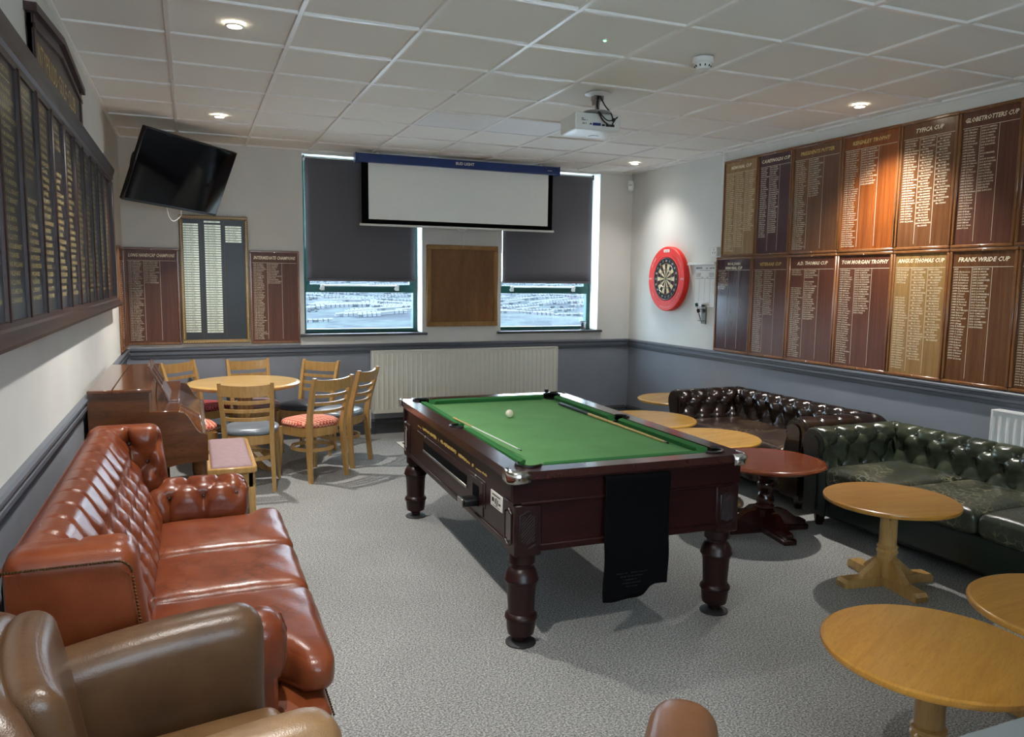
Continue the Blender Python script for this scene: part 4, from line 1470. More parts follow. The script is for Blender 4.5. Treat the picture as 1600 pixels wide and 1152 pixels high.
    for y in (.50, -.52):
        MB(Matrix.Translation((xs - .005, y, ZB + .225)) @ Matrix.Rotation(-PI / 2, 4, 'Y')).lathe([(.008, 0), (.007, .006)], 12).build('lock', 'steel', t)
    return t
pt = pool()
PM = Matrix.Translation((1.963, .690, 0)) @ Matrix.Rotation(-.030, 4, 'Z')
def on_table(x, y, z):
    return PM.inverted() @ Vector((x, y, z))
tag(MB().sphere((0, 0, 0), .0255, 24, 14).build('cue_ball', 'ball'), 'white cue ball on the green baize', 'ball').location = (1.885, 1.02, .8165)
def cue(p0, p1, label, r0=.0055, r1=.011, shaft='beech_top', butt='mahogany'):
    a, b = Vector(p0), Vector(p1)
    t = thing('pool_cue', label, 'cue', a)
    d = b - a
    d.normalize()
    def tb(s0, s1, q0, q1, n, m, par=t):
        return MB().tube([d * s0, d * s1], [q0, q1], 10).build(n, m, par)
    tb(0, .012, r0 * .9, r0, 'tip', 'black_plastic')
    tb(.012, .035, r0, r0, 'ferrule', 'chrome')
    L = (b - a).length
    tb(.035, L * .68, r0, r0 + (r1 - r0) * .68, 'shaft', shaft)
    tb(L * .68, L, r0 + (r1 - r0) * .68, r1, 'butt', butt)
cue((2.383, .01, .7965), (2.400, 1.36, .8025), 'wooden pool cue lying beside the right cushion', butt='black_plastic')
cue((1.518, -.03, .8285), (1.478, .90, .8345), 'pool cue with highlight painted white, resting along the left cushion', .0032, .0045, 'white_plastic', 'beech_top')  # highlight along the cue put in as a white shaft
t = thing('chalk_cube', 'small dark cue chalk on the far rail of the table', 'chalk', (2.49, 1.775, .8215))
MB().box(-.012, .012, -.012, .012, 0, .022, b=.002).build('wrapper', 'black_plastic', t)
MB().lathe([(.009, .022), (.008, .026), (.001, .024)], 12).build('chalk_face', 'white_plastic', t)

def towel():
    # black cover cloth hanging over the near end of the table
    t = thing('bar_towel', 'black cloth hanging down over the near end of the pool table', 'cloth', (1.963, .690, 0), -.030)
    x0, x1 = -.165, .172
    y_out = -1.108
    pts = [(y_out + .03, .768), (y_out + .006, .769), (y_out - .006, .768), (y_out - .012, .760), (y_out - .013, .74), (y_out - .012, .71), (y_out - .008, .67), (y_out - .004, .62)]
    nz = 22
    for k in range(1, nz + 1):
        pts.append((y_out - .004, .62 - (.62 - .185) * k / nz))
    nx = 28
    def fn(i, j):
        u = i / nx
        y, z = pts[j]
        hang = max(0, j - 6) / (len(pts) - 7)
        x = x0 + (x1 - x0) * u
        y -= .012 * hang * (math.sin(u * 7 + 1) + .6 * math.sin(u * 13)) * .6 + .006 * hang
        if j == len(pts) - 1 or hang > .8:
            k = (hang - .8) / .2
            z += k * (.050 / (1 + math.exp(-(u - .70) * 28)) - .005 * math.sin(u * 5))
        return (x + .006 * hang * math.sin(z * 20), y, z)
    o = MB().grid(fn, nx + 1, len(pts)).build('cloth', 'black_matte', t, angle=80)
    so = o.modifiers.new('thick', 'SOLIDIFY'); so.thickness = .003; so.offset = 0
    m = MB()
    for q, wl in enumerate((.16, .12, .09, .10, .06)):
        marks(m, -.03 - wl / 2, .315 - .016 * q, wl, .007, y_out - .034)
    m.build('faint_print', 'back_cloth', t)
towel()
t = thing('dart_mat', 'dark floor mat with white edging under the dart lane', 'mat', (3.40, 3.88, .0))
B(-1.46, 1.48, -.29, .29, 0, .006, b=.002).build('rubber_sheet', 'mat_black', t)
m = MB()
m.box(-1.46, 1.48, -.29, -.245, .0055, .0068, b=0).box(-1.46, 1.48, .245, .29, .0055, .0068, b=0).box(-1.46, -1.415, -.245, .245, .0055, .0068, b=0)
m.build('border', 'white_print', t)

# ================================================================== LOW PUB TABLES
def pub_table(x, y, r, rz, label, top='oak_top', zt=.485):
    t = thing('pub_table', label, 'table', (x, y, 0), rz, 'low round pub tables')
    MB().lathe([(r - .012, zt - .026), (r - .003, zt - .022), (r, zt - .013), (r - .002, zt - .005), (r - .010, zt), (r - .014, zt), (r - .03, zt), (.001, zt)], 72).build('table_top', top, t)
    m = MB()
    m.box(-.052, .052, -.052, .052, zt - .085, zt - .026, b=.014)
    m.build('neck_block', 'pine_leg', t)
    MB().lathe([(.030, .10), (.050, .13), (.050, .175), (.056, .182), (.056, .19), (.048, .198), (.048, .204), (.055, .210), (.055, .216), (.046, .224), (.045, .36), (.047, .385), (.046, .400)], 24).build('column', 'pine_leg', t)
    m = MB().prism([(-.05 + .014, -.05), (.05 - .014, -.05), (.05, -.05 + .014), (.05, .05 - .014), (.05 - .014, .05), (-.05 + .014, .05), (-.05, .05 - .014), (-.05, -.05 + .014)], .05, .14, 'z')
    m.build('base_block', 'pine_leg', t, fix=True)
    for k in range(4):
        M = Matrix.Rotation(k * PI / 2, 4, 'Z')
        MB(M).prism([(0, 0), (.275, 0), (.28, .008), (.28, .030), (.262, .048), (0, .050)], -.037, .037, 'y').build('foot', 'pine_leg', t, fix=True)
        MB(M).prism([(.045, .05), (.160, .05), (.155, .062), (.055, .145), (.045, .145)], -.020, .020, 'y').build('brace', 'pine_leg', t, fix=True)
    m = MB()
    for a in (-1, 1):
        m.M = Matrix.Translation((.030 * a, -.0445, .375)) @ Matrix.Rotation(PI / 2, 4, 'X')
        m.lathe([(.004, 0), (.003, .002)], 8)
    m.build('screw', 'black_plastic', t)
    return t
pub_table(4.52, 3.02, .40, .3, 'pale wood round table furthest away in the back corner', 'oak_top', .50)
pub_table(3.64, 2.20, .42, .1, 'pale wood round table beside the far end of the pool table', 'oak_top', .487)
pub_table(3.675, 1.36, .372, .2, 'pale wood round table in front of the dark brown sofa')
pub_table(3.575, -.375, .347, -.17, 'light wood round table in front of the green sofa', 'oak_top_dark')
pub_table(2.245, -1.73, .345, .45, 'large light wood round table nearest the camera at lower right', 'oak_top_dark')
pub_table(3.003, -1.72, .366, .1, 'light wood round table cut by the right edge of the picture', 'oak_top_dark')

def red_table(x, y, rz):
    zt = .487
    r = .376
    t = thing('pub_table', 'dark cherry red round table with carved scroll feet', 'table', (x, y, 0), rz, 'low round pub tables')
    MB().lathe([(r - .045, zt - .034), (r - .015, zt - .03), (r - .004, zt - .022), (r, zt - .014), (r - .006, zt - .004), (r - .016, zt), (r - .036, zt), (r - .039, zt - .003), (r - .042, zt), (r - .046, zt), (r - .06, zt), (.001, zt)], 72).build('table_top', 'cherry', t)
    MB().lathe([(.20, zt - .034), (.20, zt - .045), (.06, zt - .055)], 24).build('sub_plate', 'cherry_dark', t)
    m = MB().lathe([(.066, zt - .05), (.062, zt - .10), (.045, zt - .125), (.040, zt - .135), (.052, zt - .145), (.058, zt - .17), (.050, zt - .195), (.040, zt - .215), (.046, zt - .225), (.056, zt - .25), (.060, zt - .28), (.050, zt - .300), (.062, zt - .308), (.062, zt - .318), (.048, zt - .325), (.058, zt - .335), (.058, .11)], 24)
    m.build('column', 'cherry_dark', t)
    for k in range(4):
        M = Matrix.Rotation(k * PI / 2 + .1, 4, 'Z')
        pr = [(0, .035), (.30, .035), (.30, .062), (.285, .072), (.262, .074), (.225, .088), (.185, .115), (.15, .142), (.11, .152), (.085, .150), (.06, .165), (0, .165)]
        f = MB(M).prism(pr, -.026, .026, 'y').build('foot', 'cherry_dark', t, fix=True)
        MB(M).box(.0, .315, -.046, .046, 0, .038, b=.008).build('foot_plinth', 'cherry_dark', f)
red_table(3.56, .60, -.25)

# ================================================================== DINING TABLE AND CHAIRS
def dining_table():
    t = thing('dining_table', 'pale round pedestal dining table ringed by ladder-back chairs', 'table', (.475, 3.675, 0))
    zt, r = .745, .470
    MB().lathe([(r - .05, zt - .045), (r - .022, zt - .04), (r - .012, zt - .03), (r, zt - .022), (r, zt - .012), (r - .012, zt - .004), (r - .03, zt), (r - .036, zt), (r - .05, zt), (.001, zt)], 72).build('table_top', 'beech_top', t)
    MB().lathe([(.24, zt - .045), (.24, zt - .07), (.06, zt - .08)], 24).build('sub_plate', 'beech', t)
    m = MB().grid(lambda i, j: ((.058 + .006 * math.cos(8 * 2 * PI * i / 64)) * math.cos(2 * PI * i / 64), (.058 + .006 * math.cos(8 * 2 * PI * i / 64)) * math.sin(2 * PI * i / 64), .12 + .56 * j / 4), 64, 5, cu=True)
    m.build('fluted_column', 'beech', t)
    for k in range(4):
        M = Matrix.Rotation(k * PI / 2 + .6, 4, 'Z')
        MB(M).prism([(0, .06), (.05, .03), (.28, 0), (.33, 0), (.33, .03), (.25, .07), (.12, .14), (.05, .20), (0, .20)], -.03, .03, 'y').build('foot', 'beech', t, fix=True)
dining_table()

def chair_proto():
    t = thing('dining_chair', '', 'chair')
    # seat outline: rounded, wider at the front
    def out(a, k=1.0):
        c, s = math.cos(a), math.sin(a)
        e = 2 / 3.0
        x = math.copysign(abs(c) ** e, c) * (.205 + .018 * s)
        y = math.copysign(abs(s) ** e, s) * .205
        return x * k, y * k
    n = 40
    rings = [(.93, .436), (1.0, .444), (1.012, .460), (.985, .474), (.90, .486), (.72, .495), (.45, .500), (.15, .502), (.002, .502)]
    m = MB().grid(lambda i, j: (*out(2 * PI * i / n, rings[j][0]), rings[j][1]), n, len(rings), cu=True)
    m.build('seat', 'navy_vinyl', t, angle=80)
    rings2 = [(.955, .436), (.985, .436), (.985, .366), (.90, .366), (.90, .43)]
    m = MB().grid(lambda i, j: (*out(2 * PI * i / n, rings2[j][0]), rings2[j][1]), n, len(rings2), cu=True)
    m.build('apron', 'beech', t)
    for s in (-1, 1):
        path = [(s * .185, -.225, 0), (s * .178, -.205, .22), (s * .172, -.195, .44), (s * .176, -.215, .56), (s * .186, -.265, .74), (s * .190, -.300, .86)]
        wv = [.017, .020, .022, .021, .019, .015]
        m = MB()
        vs, fs = [], []
        for (x, y, z), w in zip(path, wv):
            for dx, dy in ((-.8, -1), (.8, -1), (.8, 1), (-.8, 1)):
                vs.append((x + dx * w, y + dy * w * 1.05, z))
        for i in range(len(path) - 1):
            for k in range(4):
                fs.append((i * 4 + k, i * 4 + (k + 1) % 4, i * 4 + 4 + (k + 1) % 4, i * 4 + 4 + k))
        fs += [(3, 2, 1, 0), tuple(len(vs) - 4 + k for k in range(4))]
        m.add(vs, fs)
        m.build('leg', 'beech', t, angle=30)
        m = MB().tube([(s * .190, .190, 0), (s * .180, .175, .22), (s * .175, .165, .42)], [.013, .018, .022], 10)
        m.build('leg', 'beech', t)
    def slat(z, h, w, y0, bow, tn=.018):
        def fn(i, j):
            u = -1 + 2 * i / 14
            yy = y0 - bow * (1 - u * u)
            a = [(0, -h / 2), (0, h / 2), (tn, h / 2), (tn, -h / 2)][j]
            return (u * w, yy + a[0] - tn / 2, z + a[1] - .012 * (1 - u * u) * (1 if h > .05 else .6))
        m = MB().grid(fn, 15, 4, cv=True)
        vs0 = [0, 1, 2, 3]
        m.f += [[3, 2, 1, 0], [56, 57, 58, 59]]
        m.mi += [0, 0]
        return m.build('slat', 'beech', t, angle=35)
    slat(.805, .085, .185, -.283, .030)
    slat(.712, .026, .178, -.258, .030)
    slat(.645, .026, .174, -.240, .030)
    slat(.578, .026, .172, -.222, .028)
    # bentwood hoop tying the legs
    pts = []
    for k in range(32):
        a = 2 * PI * k / 32
        x, y = math.cos(a) * .172, math.sin(a) * .185 - .012
        pts.append((x, y))
    m = MB().grid(lambda i, j: (pts[i][0] * (1 if j in (0, 1) else .9), pts[i][1] * (1 if j in (0, 1) else .9), .235 if j in (0, 3) else .262), 32, 4, cu=True, cv=True)
    m.build('stretcher_hoop', 'beech', t)
    return t
cp = chair_proto()
def place_chair(first, x, y, fx, fy, seat, label):
    o = cp if first else copy_tree(cp)
    o.location = (x, y, 0)
    o.rotation_euler = (0, 0, math.atan2(fy, fx) - PI / 2)
    tag(o, label, 'chair', 'ladder-back chairs around the round table')
    for c in o.children:
        if c.name.startswith('seat'):
            if not first:
                c.data = c.data.copy()
            c.data.materials.clear()
            c.data.materials.append(MATS[seat])
    return o
place_chair(False, .475, 2.955, .17, .98, 'navy_vinyl_sheen', 'ladder-back chair with navy vinyl seat paled by painted reflection, back to the camera, beside the piano stool')
place_chair(False, .960, 3.130, -.50, .86, 'check_coral', 'ladder-back chair with pink checked seat, back to the camera, nearest the pool table')
place_chair(False, 1.255, 3.530, -.80, .60, 'navy_vinyl_sheen', 'ladder-back chair with navy seat paled by painted window reflection, standing against the radiator')
place_chair(False, 1.02, 3.985, -.66, -.75, 'navy_vinyl', 'ladder-back chair with navy seat against the wall under the window')
place_chair(False, .605, 4.22, .17, -.985, 'mauve_velour', 'ladder-back chair with mauve seat directly behind the round table')
place_chair(False, .135, 4.225, .70, -.71, 'check_red', 'ladder-back chair with dark red checked seat in the far left corner')
place_chair(True, .01, 3.22, .98, .2, 'check_coral', 'ladder-back chair with coral checked seat mostly hidden by the piano')

# ================================================================== PIANO AND STOOL
def piano():
    t = thing('piano', 'brown upright piano against the left wall with open music desk', 'piano', (-.20, 2.13, 0))
    ox, oy = -.20, 2.13
    def X(x): return x - ox
    def Y(y): return y - oy
    y0, y1 = 1.43, 2.83
    xb = -.485
    prof = [(xb, .0), (xb, 1.0), (-.172, 1.0), (-.172, .862), (-.02, .862), (.0, .858)]
    for k in range(1, 13):
        u = k / 12
        prof.append((.0 + .105 * u, .858 - .13 * (u * u * (3 - 2 * u))))
    prof += [(.128, .722), (.133, .712), (.133, .565), (-.02, .555), (-.12, .53), (-.12, 0)]
    for a in (y0, y1 - .03):
        MB().prism([(X(x), z) for x, z in prof], Y(a), Y(a + .03), 'y').build('side_panel', 'piano_side', t, fix=True)
    l = B(X(xb), X(-.36), Y(y0 - .012), Y(y1 + .012), .985, 1.006, b=.004).build('lid', 'piano_wood', t)
    B(X(-.358), X(-.158), Y(y0 - .012), Y(y1 + .012), .985, 1.006, b=.004).build('lid', 'piano_wood', t)
    B(X(-.20), X(-.176), Y(y0 + .03), Y(y1 - .03), .862, .985, b=.002).build('upper_panel', 'piano_wood', t)
    B(X(-.20), X(-.022), Y(y0 + .0), Y(y1 - .0), .858, .872, b=.004).build('music_shelf', 'piano_wood', t)
    fb = MB().grid(lambda i, j: (X(-.035 + .135 * j / 10), Y(y0 + .03 + (y1 - y0 - .06) * i), .80 - .085 * (j / 10)), 2, 11)
    o = fb.build('fall_board', 'piano_wood', t)
    so = o.modifiers.new('thick', 'SOLIDIFY'); so.thickness = .012
    B(X(.09), X(.128), Y(y0 + .03), Y(y1 - .03), .60, .722, b=.005).build('key_slip', 'piano_wood', t)
    B(X(-.10), X(.12), Y(y0 + .03), Y(y1 - .03), .575, .605, b=.002).build('key_bed', 'piano_wood', t)
    B(X(-.16), X(-.135), Y(y0 + .03), Y(y1 - .03), .04, .58, b=.002).build('lower_panel', 'piano_side', t)
    B(X(xb), X(xb + .02), Y(y0 + .03), Y(y1 - .03), .04, .98, b=.002).build('back_panel', 'piano_side', t)
    for y in (y0 + .045, y1 - .045):
        MB().lathe([(.022, 0), (.030, .03), (.026, .08), (.034, .30), (.038, .48), (.042, .50), (.042, .57)], 16, X(.085), Y(y)).build('front_leg', 'piano_side', t)
        B(X(-.13), X(.12), Y(y - .02), Y(y + .02), 0, .05, b=.006).build('toe_block', 'piano_side', t)
    for y in (2.05, 2.21):
        MB().tube([(X(-.14), Y(y), .07), (X(-.02), Y(y), .05)], .010, 8).build('pedal', 'brass', t)
    # fretwork music desk leaning on the shelf
    M = Matrix.Translation((X(-.075), Y(2.02), .874)) @ Matrix.Rotation(-.48, 4, 'Y')
    m = MB(M)
    ya, yb_ = -.22, .22
    m.box(-.006, .006, ya, yb_, 0, .10, b=.002)
    m.box(-.006, .006, ya, ya + .05, .10, .25, b=.002).box(-.006, .006, yb_ - .05, yb_, .10, .25, b=.002)
    m.box(-.006, .006, ya + .05, yb_ - .05, .215, .25, b=.002)
    m.box(-.006, .006, -.02, .02, .10, .215, b=.002)
    d = m.build('music_desk', 'piano_side', t)
    B(X(-.085), X(-.028), Y(1.80), Y(2.24), .872, .884, b=.002).build('desk_ledge', 'piano_side', d)
    MB(M).tube([(-.012, .0, .14), (-.10, .0, .0)], .005, 6).build('desk_strut', 'piano_side', d)
    B(X(.133), X(.139), Y(y0 + .005), Y(y0 + .03), .60, .60 + .02, b=.001).build('hinge', 'brass', t)
piano()

def stool():
    t = thing('piano_stool', 'long piano stool with mauve padded top in front of the piano', 'stool', (.262, 1.96, 0))
    MB().pillow(-.115, .125, -.44, .44, .462, .502, r=.018, crown=.008, seg=.06).build('padded_top', 'mauve_velour', t)
    for a in ((-.14, .14, -.465, -.44), (-.14, .14, .44, .465), (-.14, -.115, -.44, .44), (.125, .15, -.44, .44)):
        B(a[0], a[1], a[2], a[3], .452, .492, b=.006).build('top_rail', 'beech', t)
    for a in ((-.12, .125, -.445, -.425), (-.12, .125, .425, .445), (-.12, -.10, -.425, .425), (.11, .13, -.425, .425)):
        B(a[0], a[1], a[2], a[3], .36, .452, b=.002).build('apron', 'beech', t)
    for sx in (-1, 1):
        for sy in (-1, 1):
            x, y = sx * .112 + .005, sy * .425
            B(x - .02, x + .02, y - .02, y + .02, 0, .452, b=.003).build('leg', 'beech', t)
stool()

# ================================================================== SEATING
def tuft(u, v, p, q, rows, amp):
    """u along, v across; staggered buttons on `rows` rows spaced q from v = 0"""
    U, V = u / p, v / q
    last = rows - 1
    if V < 0 or V > last:
        j = 0 if V < 0 else last
        d = abs((U - (j % 2)) / 2.0 - round((U - (j % 2)) / 2.0)) * 2
        far = (-V if V < 0 else V - last)
        crease = math.exp(-(d / .10) ** 2) * max(0.0, 1 - far * .30)
        btn = math.exp(-((d / .34) ** 2 + (far / .45) ** 2))
        return amp * (1 - .55 * crease - .75 * btn) if True else 0
    a, b = (U + V) / 2, (U - V) / 2
    da, db = abs(a - round(a)), abs(b - round(b))
    body = (min(da, .5) * min(db, .5) * 4) ** .45
    i0 = round(a); k0 = round(b)
    du, dv = (a - i0), (b - k0)
    btn = math.exp(-(du * du + dv * dv) / .035)
    return amp * (.25 + .75 * body) * (1 - .9 * btn)

def resample(pts, step):
    out, acc = [pts[0]], 0
    P = [Vector((a, b, 0)) for a, b in pts]
    L = [0]
    for i in range(1, len(P)):
        L.append(L[-1] + (P[i] - P[i - 1]).length)
    n = int(L[-1] / step)
    res = []
    k = 0
    for i in range(n + 1):
        s = L[-1] * i / n
        while k < len(L) - 2 and L[k + 1] < s:
            k += 1
        f = (s - L[k]) / max(1e-9, L[k + 1] - L[k])
        p = P[k].lerp(P[k + 1], f)
        res.append((p.x, p.y, s))
    return res

def chesterfield(name, label, loc, rz, L, D, Ht, mat, seat, dark, ncush, cat='sofa', p=.085, q=.112, front_tuft=False, seg=.0125, cush_h=.135, seat_front=.02):
    t = thing(name, label, cat, loc, rz)
    R = .098
    cz, co = Ht - R, .11
    prof = [(.05, .09), (.05, .30), (.045, cz - .12), (.030, cz - .07)]
    for k in range(19):
        a = math.radians(205 - k * 12.8)
        prof.append((co + R * math.cos(a), cz + R * math.sin(a)))
    prof += [(.215, cz - .10), (.235, .38), (.25, .30)]
    S = resample(prof, seg)
    # arclength where the tufted rows start: crest of the roll
    top = max(S, key=lambda s: s[1])[2]
    v0 = top + .065
    nrm = []
    for i in range(len(S)):
        a, b = S[max(0, i - 1)], S[min(len(S) - 1, i + 1)]
        d = Vector((b[0] - a[0], b[1] - a[1])).normalized()
        nrm.append((-d.y, d.x))                       # to the left of travel = outwards
    rows = 3
    amp = .044
    def disp(u, i):
        s = S[i][2]
        fade = min(1.0, max(0.0, (s - (top - .22)) / .12))
        if fade <= 0:
            return 0.0
        return (tuft(u, s - v0, p, q, rows, amp) - amp * .75) * fade
    def sweep(along, width, kind):
        # along: (start, end) functions of offset -> coordinate ; kind maps (a, o, z)
        n = max(2, int((along(1, 0) - along(0, 0)) / seg))
        def fn(i, j):
            o, z, s = S[j]
            a = along(0, o) + (along(1, o) - along(0, o)) * i / n
            dd = disp(a - width, j)
            return kind(a, o + nrm[j][0] * dd, z + nrm[j][1] * dd)
        return n, fn
    h = L / 2
    n, fn = sweep(lambda e, o: (-h + o) if e == 0 else (h - o), 0, lambda a, o, z: (a, o, z))
    MB().grid(fn, n + 1, len(S)).build('backrest', mat, t, angle=80, fix=True)
    ends = []
    for sd in (-1, 1):
        n, fn = sweep(lambda e, o: o if e == 0 else D, D, lambda a, o, z: (sd * (h - o), a, z))
        m = MB().grid(fn, n + 1, len(S))
        arm = m.build('arm', mat, t, angle=80, fix=True)
        # scroll-shaped arm front with a raised inner panel and nail heads
        ring = [(sd * (h - o), z) for o, z, s in S if True]
        ring += [(sd * (h - .25), .09)]
        af = MB().prism(ring, D - .004, D + .006, 'y').build('arm_front', dark, arm, fix=True)
        cxm, czm = sd * (h - co - .01), cz - .02
        inn = []
        for k in range(24):
            a = 2 * PI * k / 24
            inn.append((sd * (h - co - .005) + .055 * math.cos(a), cz - .005 + .062 * math.sin(a)))
        pan = [(x, z) for x, z in inn if z >= cz - .01]
        pan.sort(key=lambda v: math.atan2(v[1] - cz + .01, v[0] - cxm))
        pan = [(sd * (h - co - .005) - .058, .12), (sd * (h - co - .005) + .058, .12)] + pan
        MB().prism(pan, D + .004, D + .016, 'y').build('front_panel', dark, af, fix=True)
        m = MB()
        for k, (o, z, s) in enumerate(S[8:-6:2]):
            ox, oz = sd * (h - (co + (o - co) * .90)), cz + (z - cz) * (.90 if z > cz else 1)
            m.sphere((ox, D + .008, oz), .0034, 6, 4)
        tag(m.build('nail_heads', 'old_brass' if 'green' in mat else 'button_brown', af), kind='stuff')
    # buttons
    m = MB()
    def put(u, row, kind):
        s = v0 + row * q
        i = min(range(len(S)), key=lambda k: abs(S[k][2] - s))
        o, z, _ = S[i]
        dd = -amp * .72
        m.sphere(kind(u, o + nrm[i][0] * dd, z + nrm[i][1] * dd), .011, 8, 5)
    for row in range(rows):
        o = .2
        for k in range(-60, 61):
            if (k - row) % 2:
                continue
            u = k * p
            if abs(u) < h - .22:
                put(u, row, lambda a, o_, z: (a, o_, z))
            w = u + D
            if .22 < w < D - .03:
                for sd in (-1, 1):
                    put(w, row, lambda a, o_, z: (sd * (h - o_), a, z))
    tag(m.build('buttons', mat.replace('leather', 'button'), t), kind='stuff')
    # base and cushions
    inx = h - .235
    if front_tuft:
        MB().pillow(-inx, inx, D - .10, D - .012, .09, .30, r=.03, seg=.018, disp=lambda w_, n_: (tuft(w_.x, w_.z - .13, .075, .065, 3, .022) - .015) if n_.y > .5 else 0).build('seat_front', dark, t, angle=80)
    else:
        MB().pillow(-inx, inx, D - .10, D - .012, .09, .30, r=.025, seg=.06).build('seat_front', dark, t, angle=80)
    B(-h + .06, h - .06, .06, D - .06, .07, .26, b=.01).build('base', dark, t)
    cw = 2 * inx / ncush
    for k in range(ncush):
        x0 = -inx + k * cw
        MB().pillow(x0 + .003, x0 + cw - .003, .19, D + seat_front, .295, .295 + cush_h, r=.045, crown=.018, seg=.04, disp=lambda w_, n_: .0015 * math.sin(w_.x * 21 + w_.y * 13) if n_.z > .3 else 0).build('seat_cushion', seat, t, angle=80)
    for sx in (-1, 1):
        for y in (.12, D - .07):
            MB().lathe([(.022, 0), (.030, .02), (.036, .06), (.030, .092)], 16, sx * (h - .13), y).build('foot', 'cherry_dark', t)
    return t
chesterfield('chesterfield_sofa', 'dark brown buttoned leather chesterfield sofa in the far right corner', (XR - .055, 1.675, 0), PI / 2, 1.75, .80, .675, 'leather_brown', 'leather_brown_seat', 'leather_brown', 2, front_tuft=True)
chesterfield('chesterfield_sofa', 'dark green buttoned leather chesterfield sofa at the right', (XR - .135, -.335, 0), PI / 2, 2.10, .85, .665, 'leather_green', 'leather_green_seat', 'leather_green_dark', 3, p=.090, q=.115)

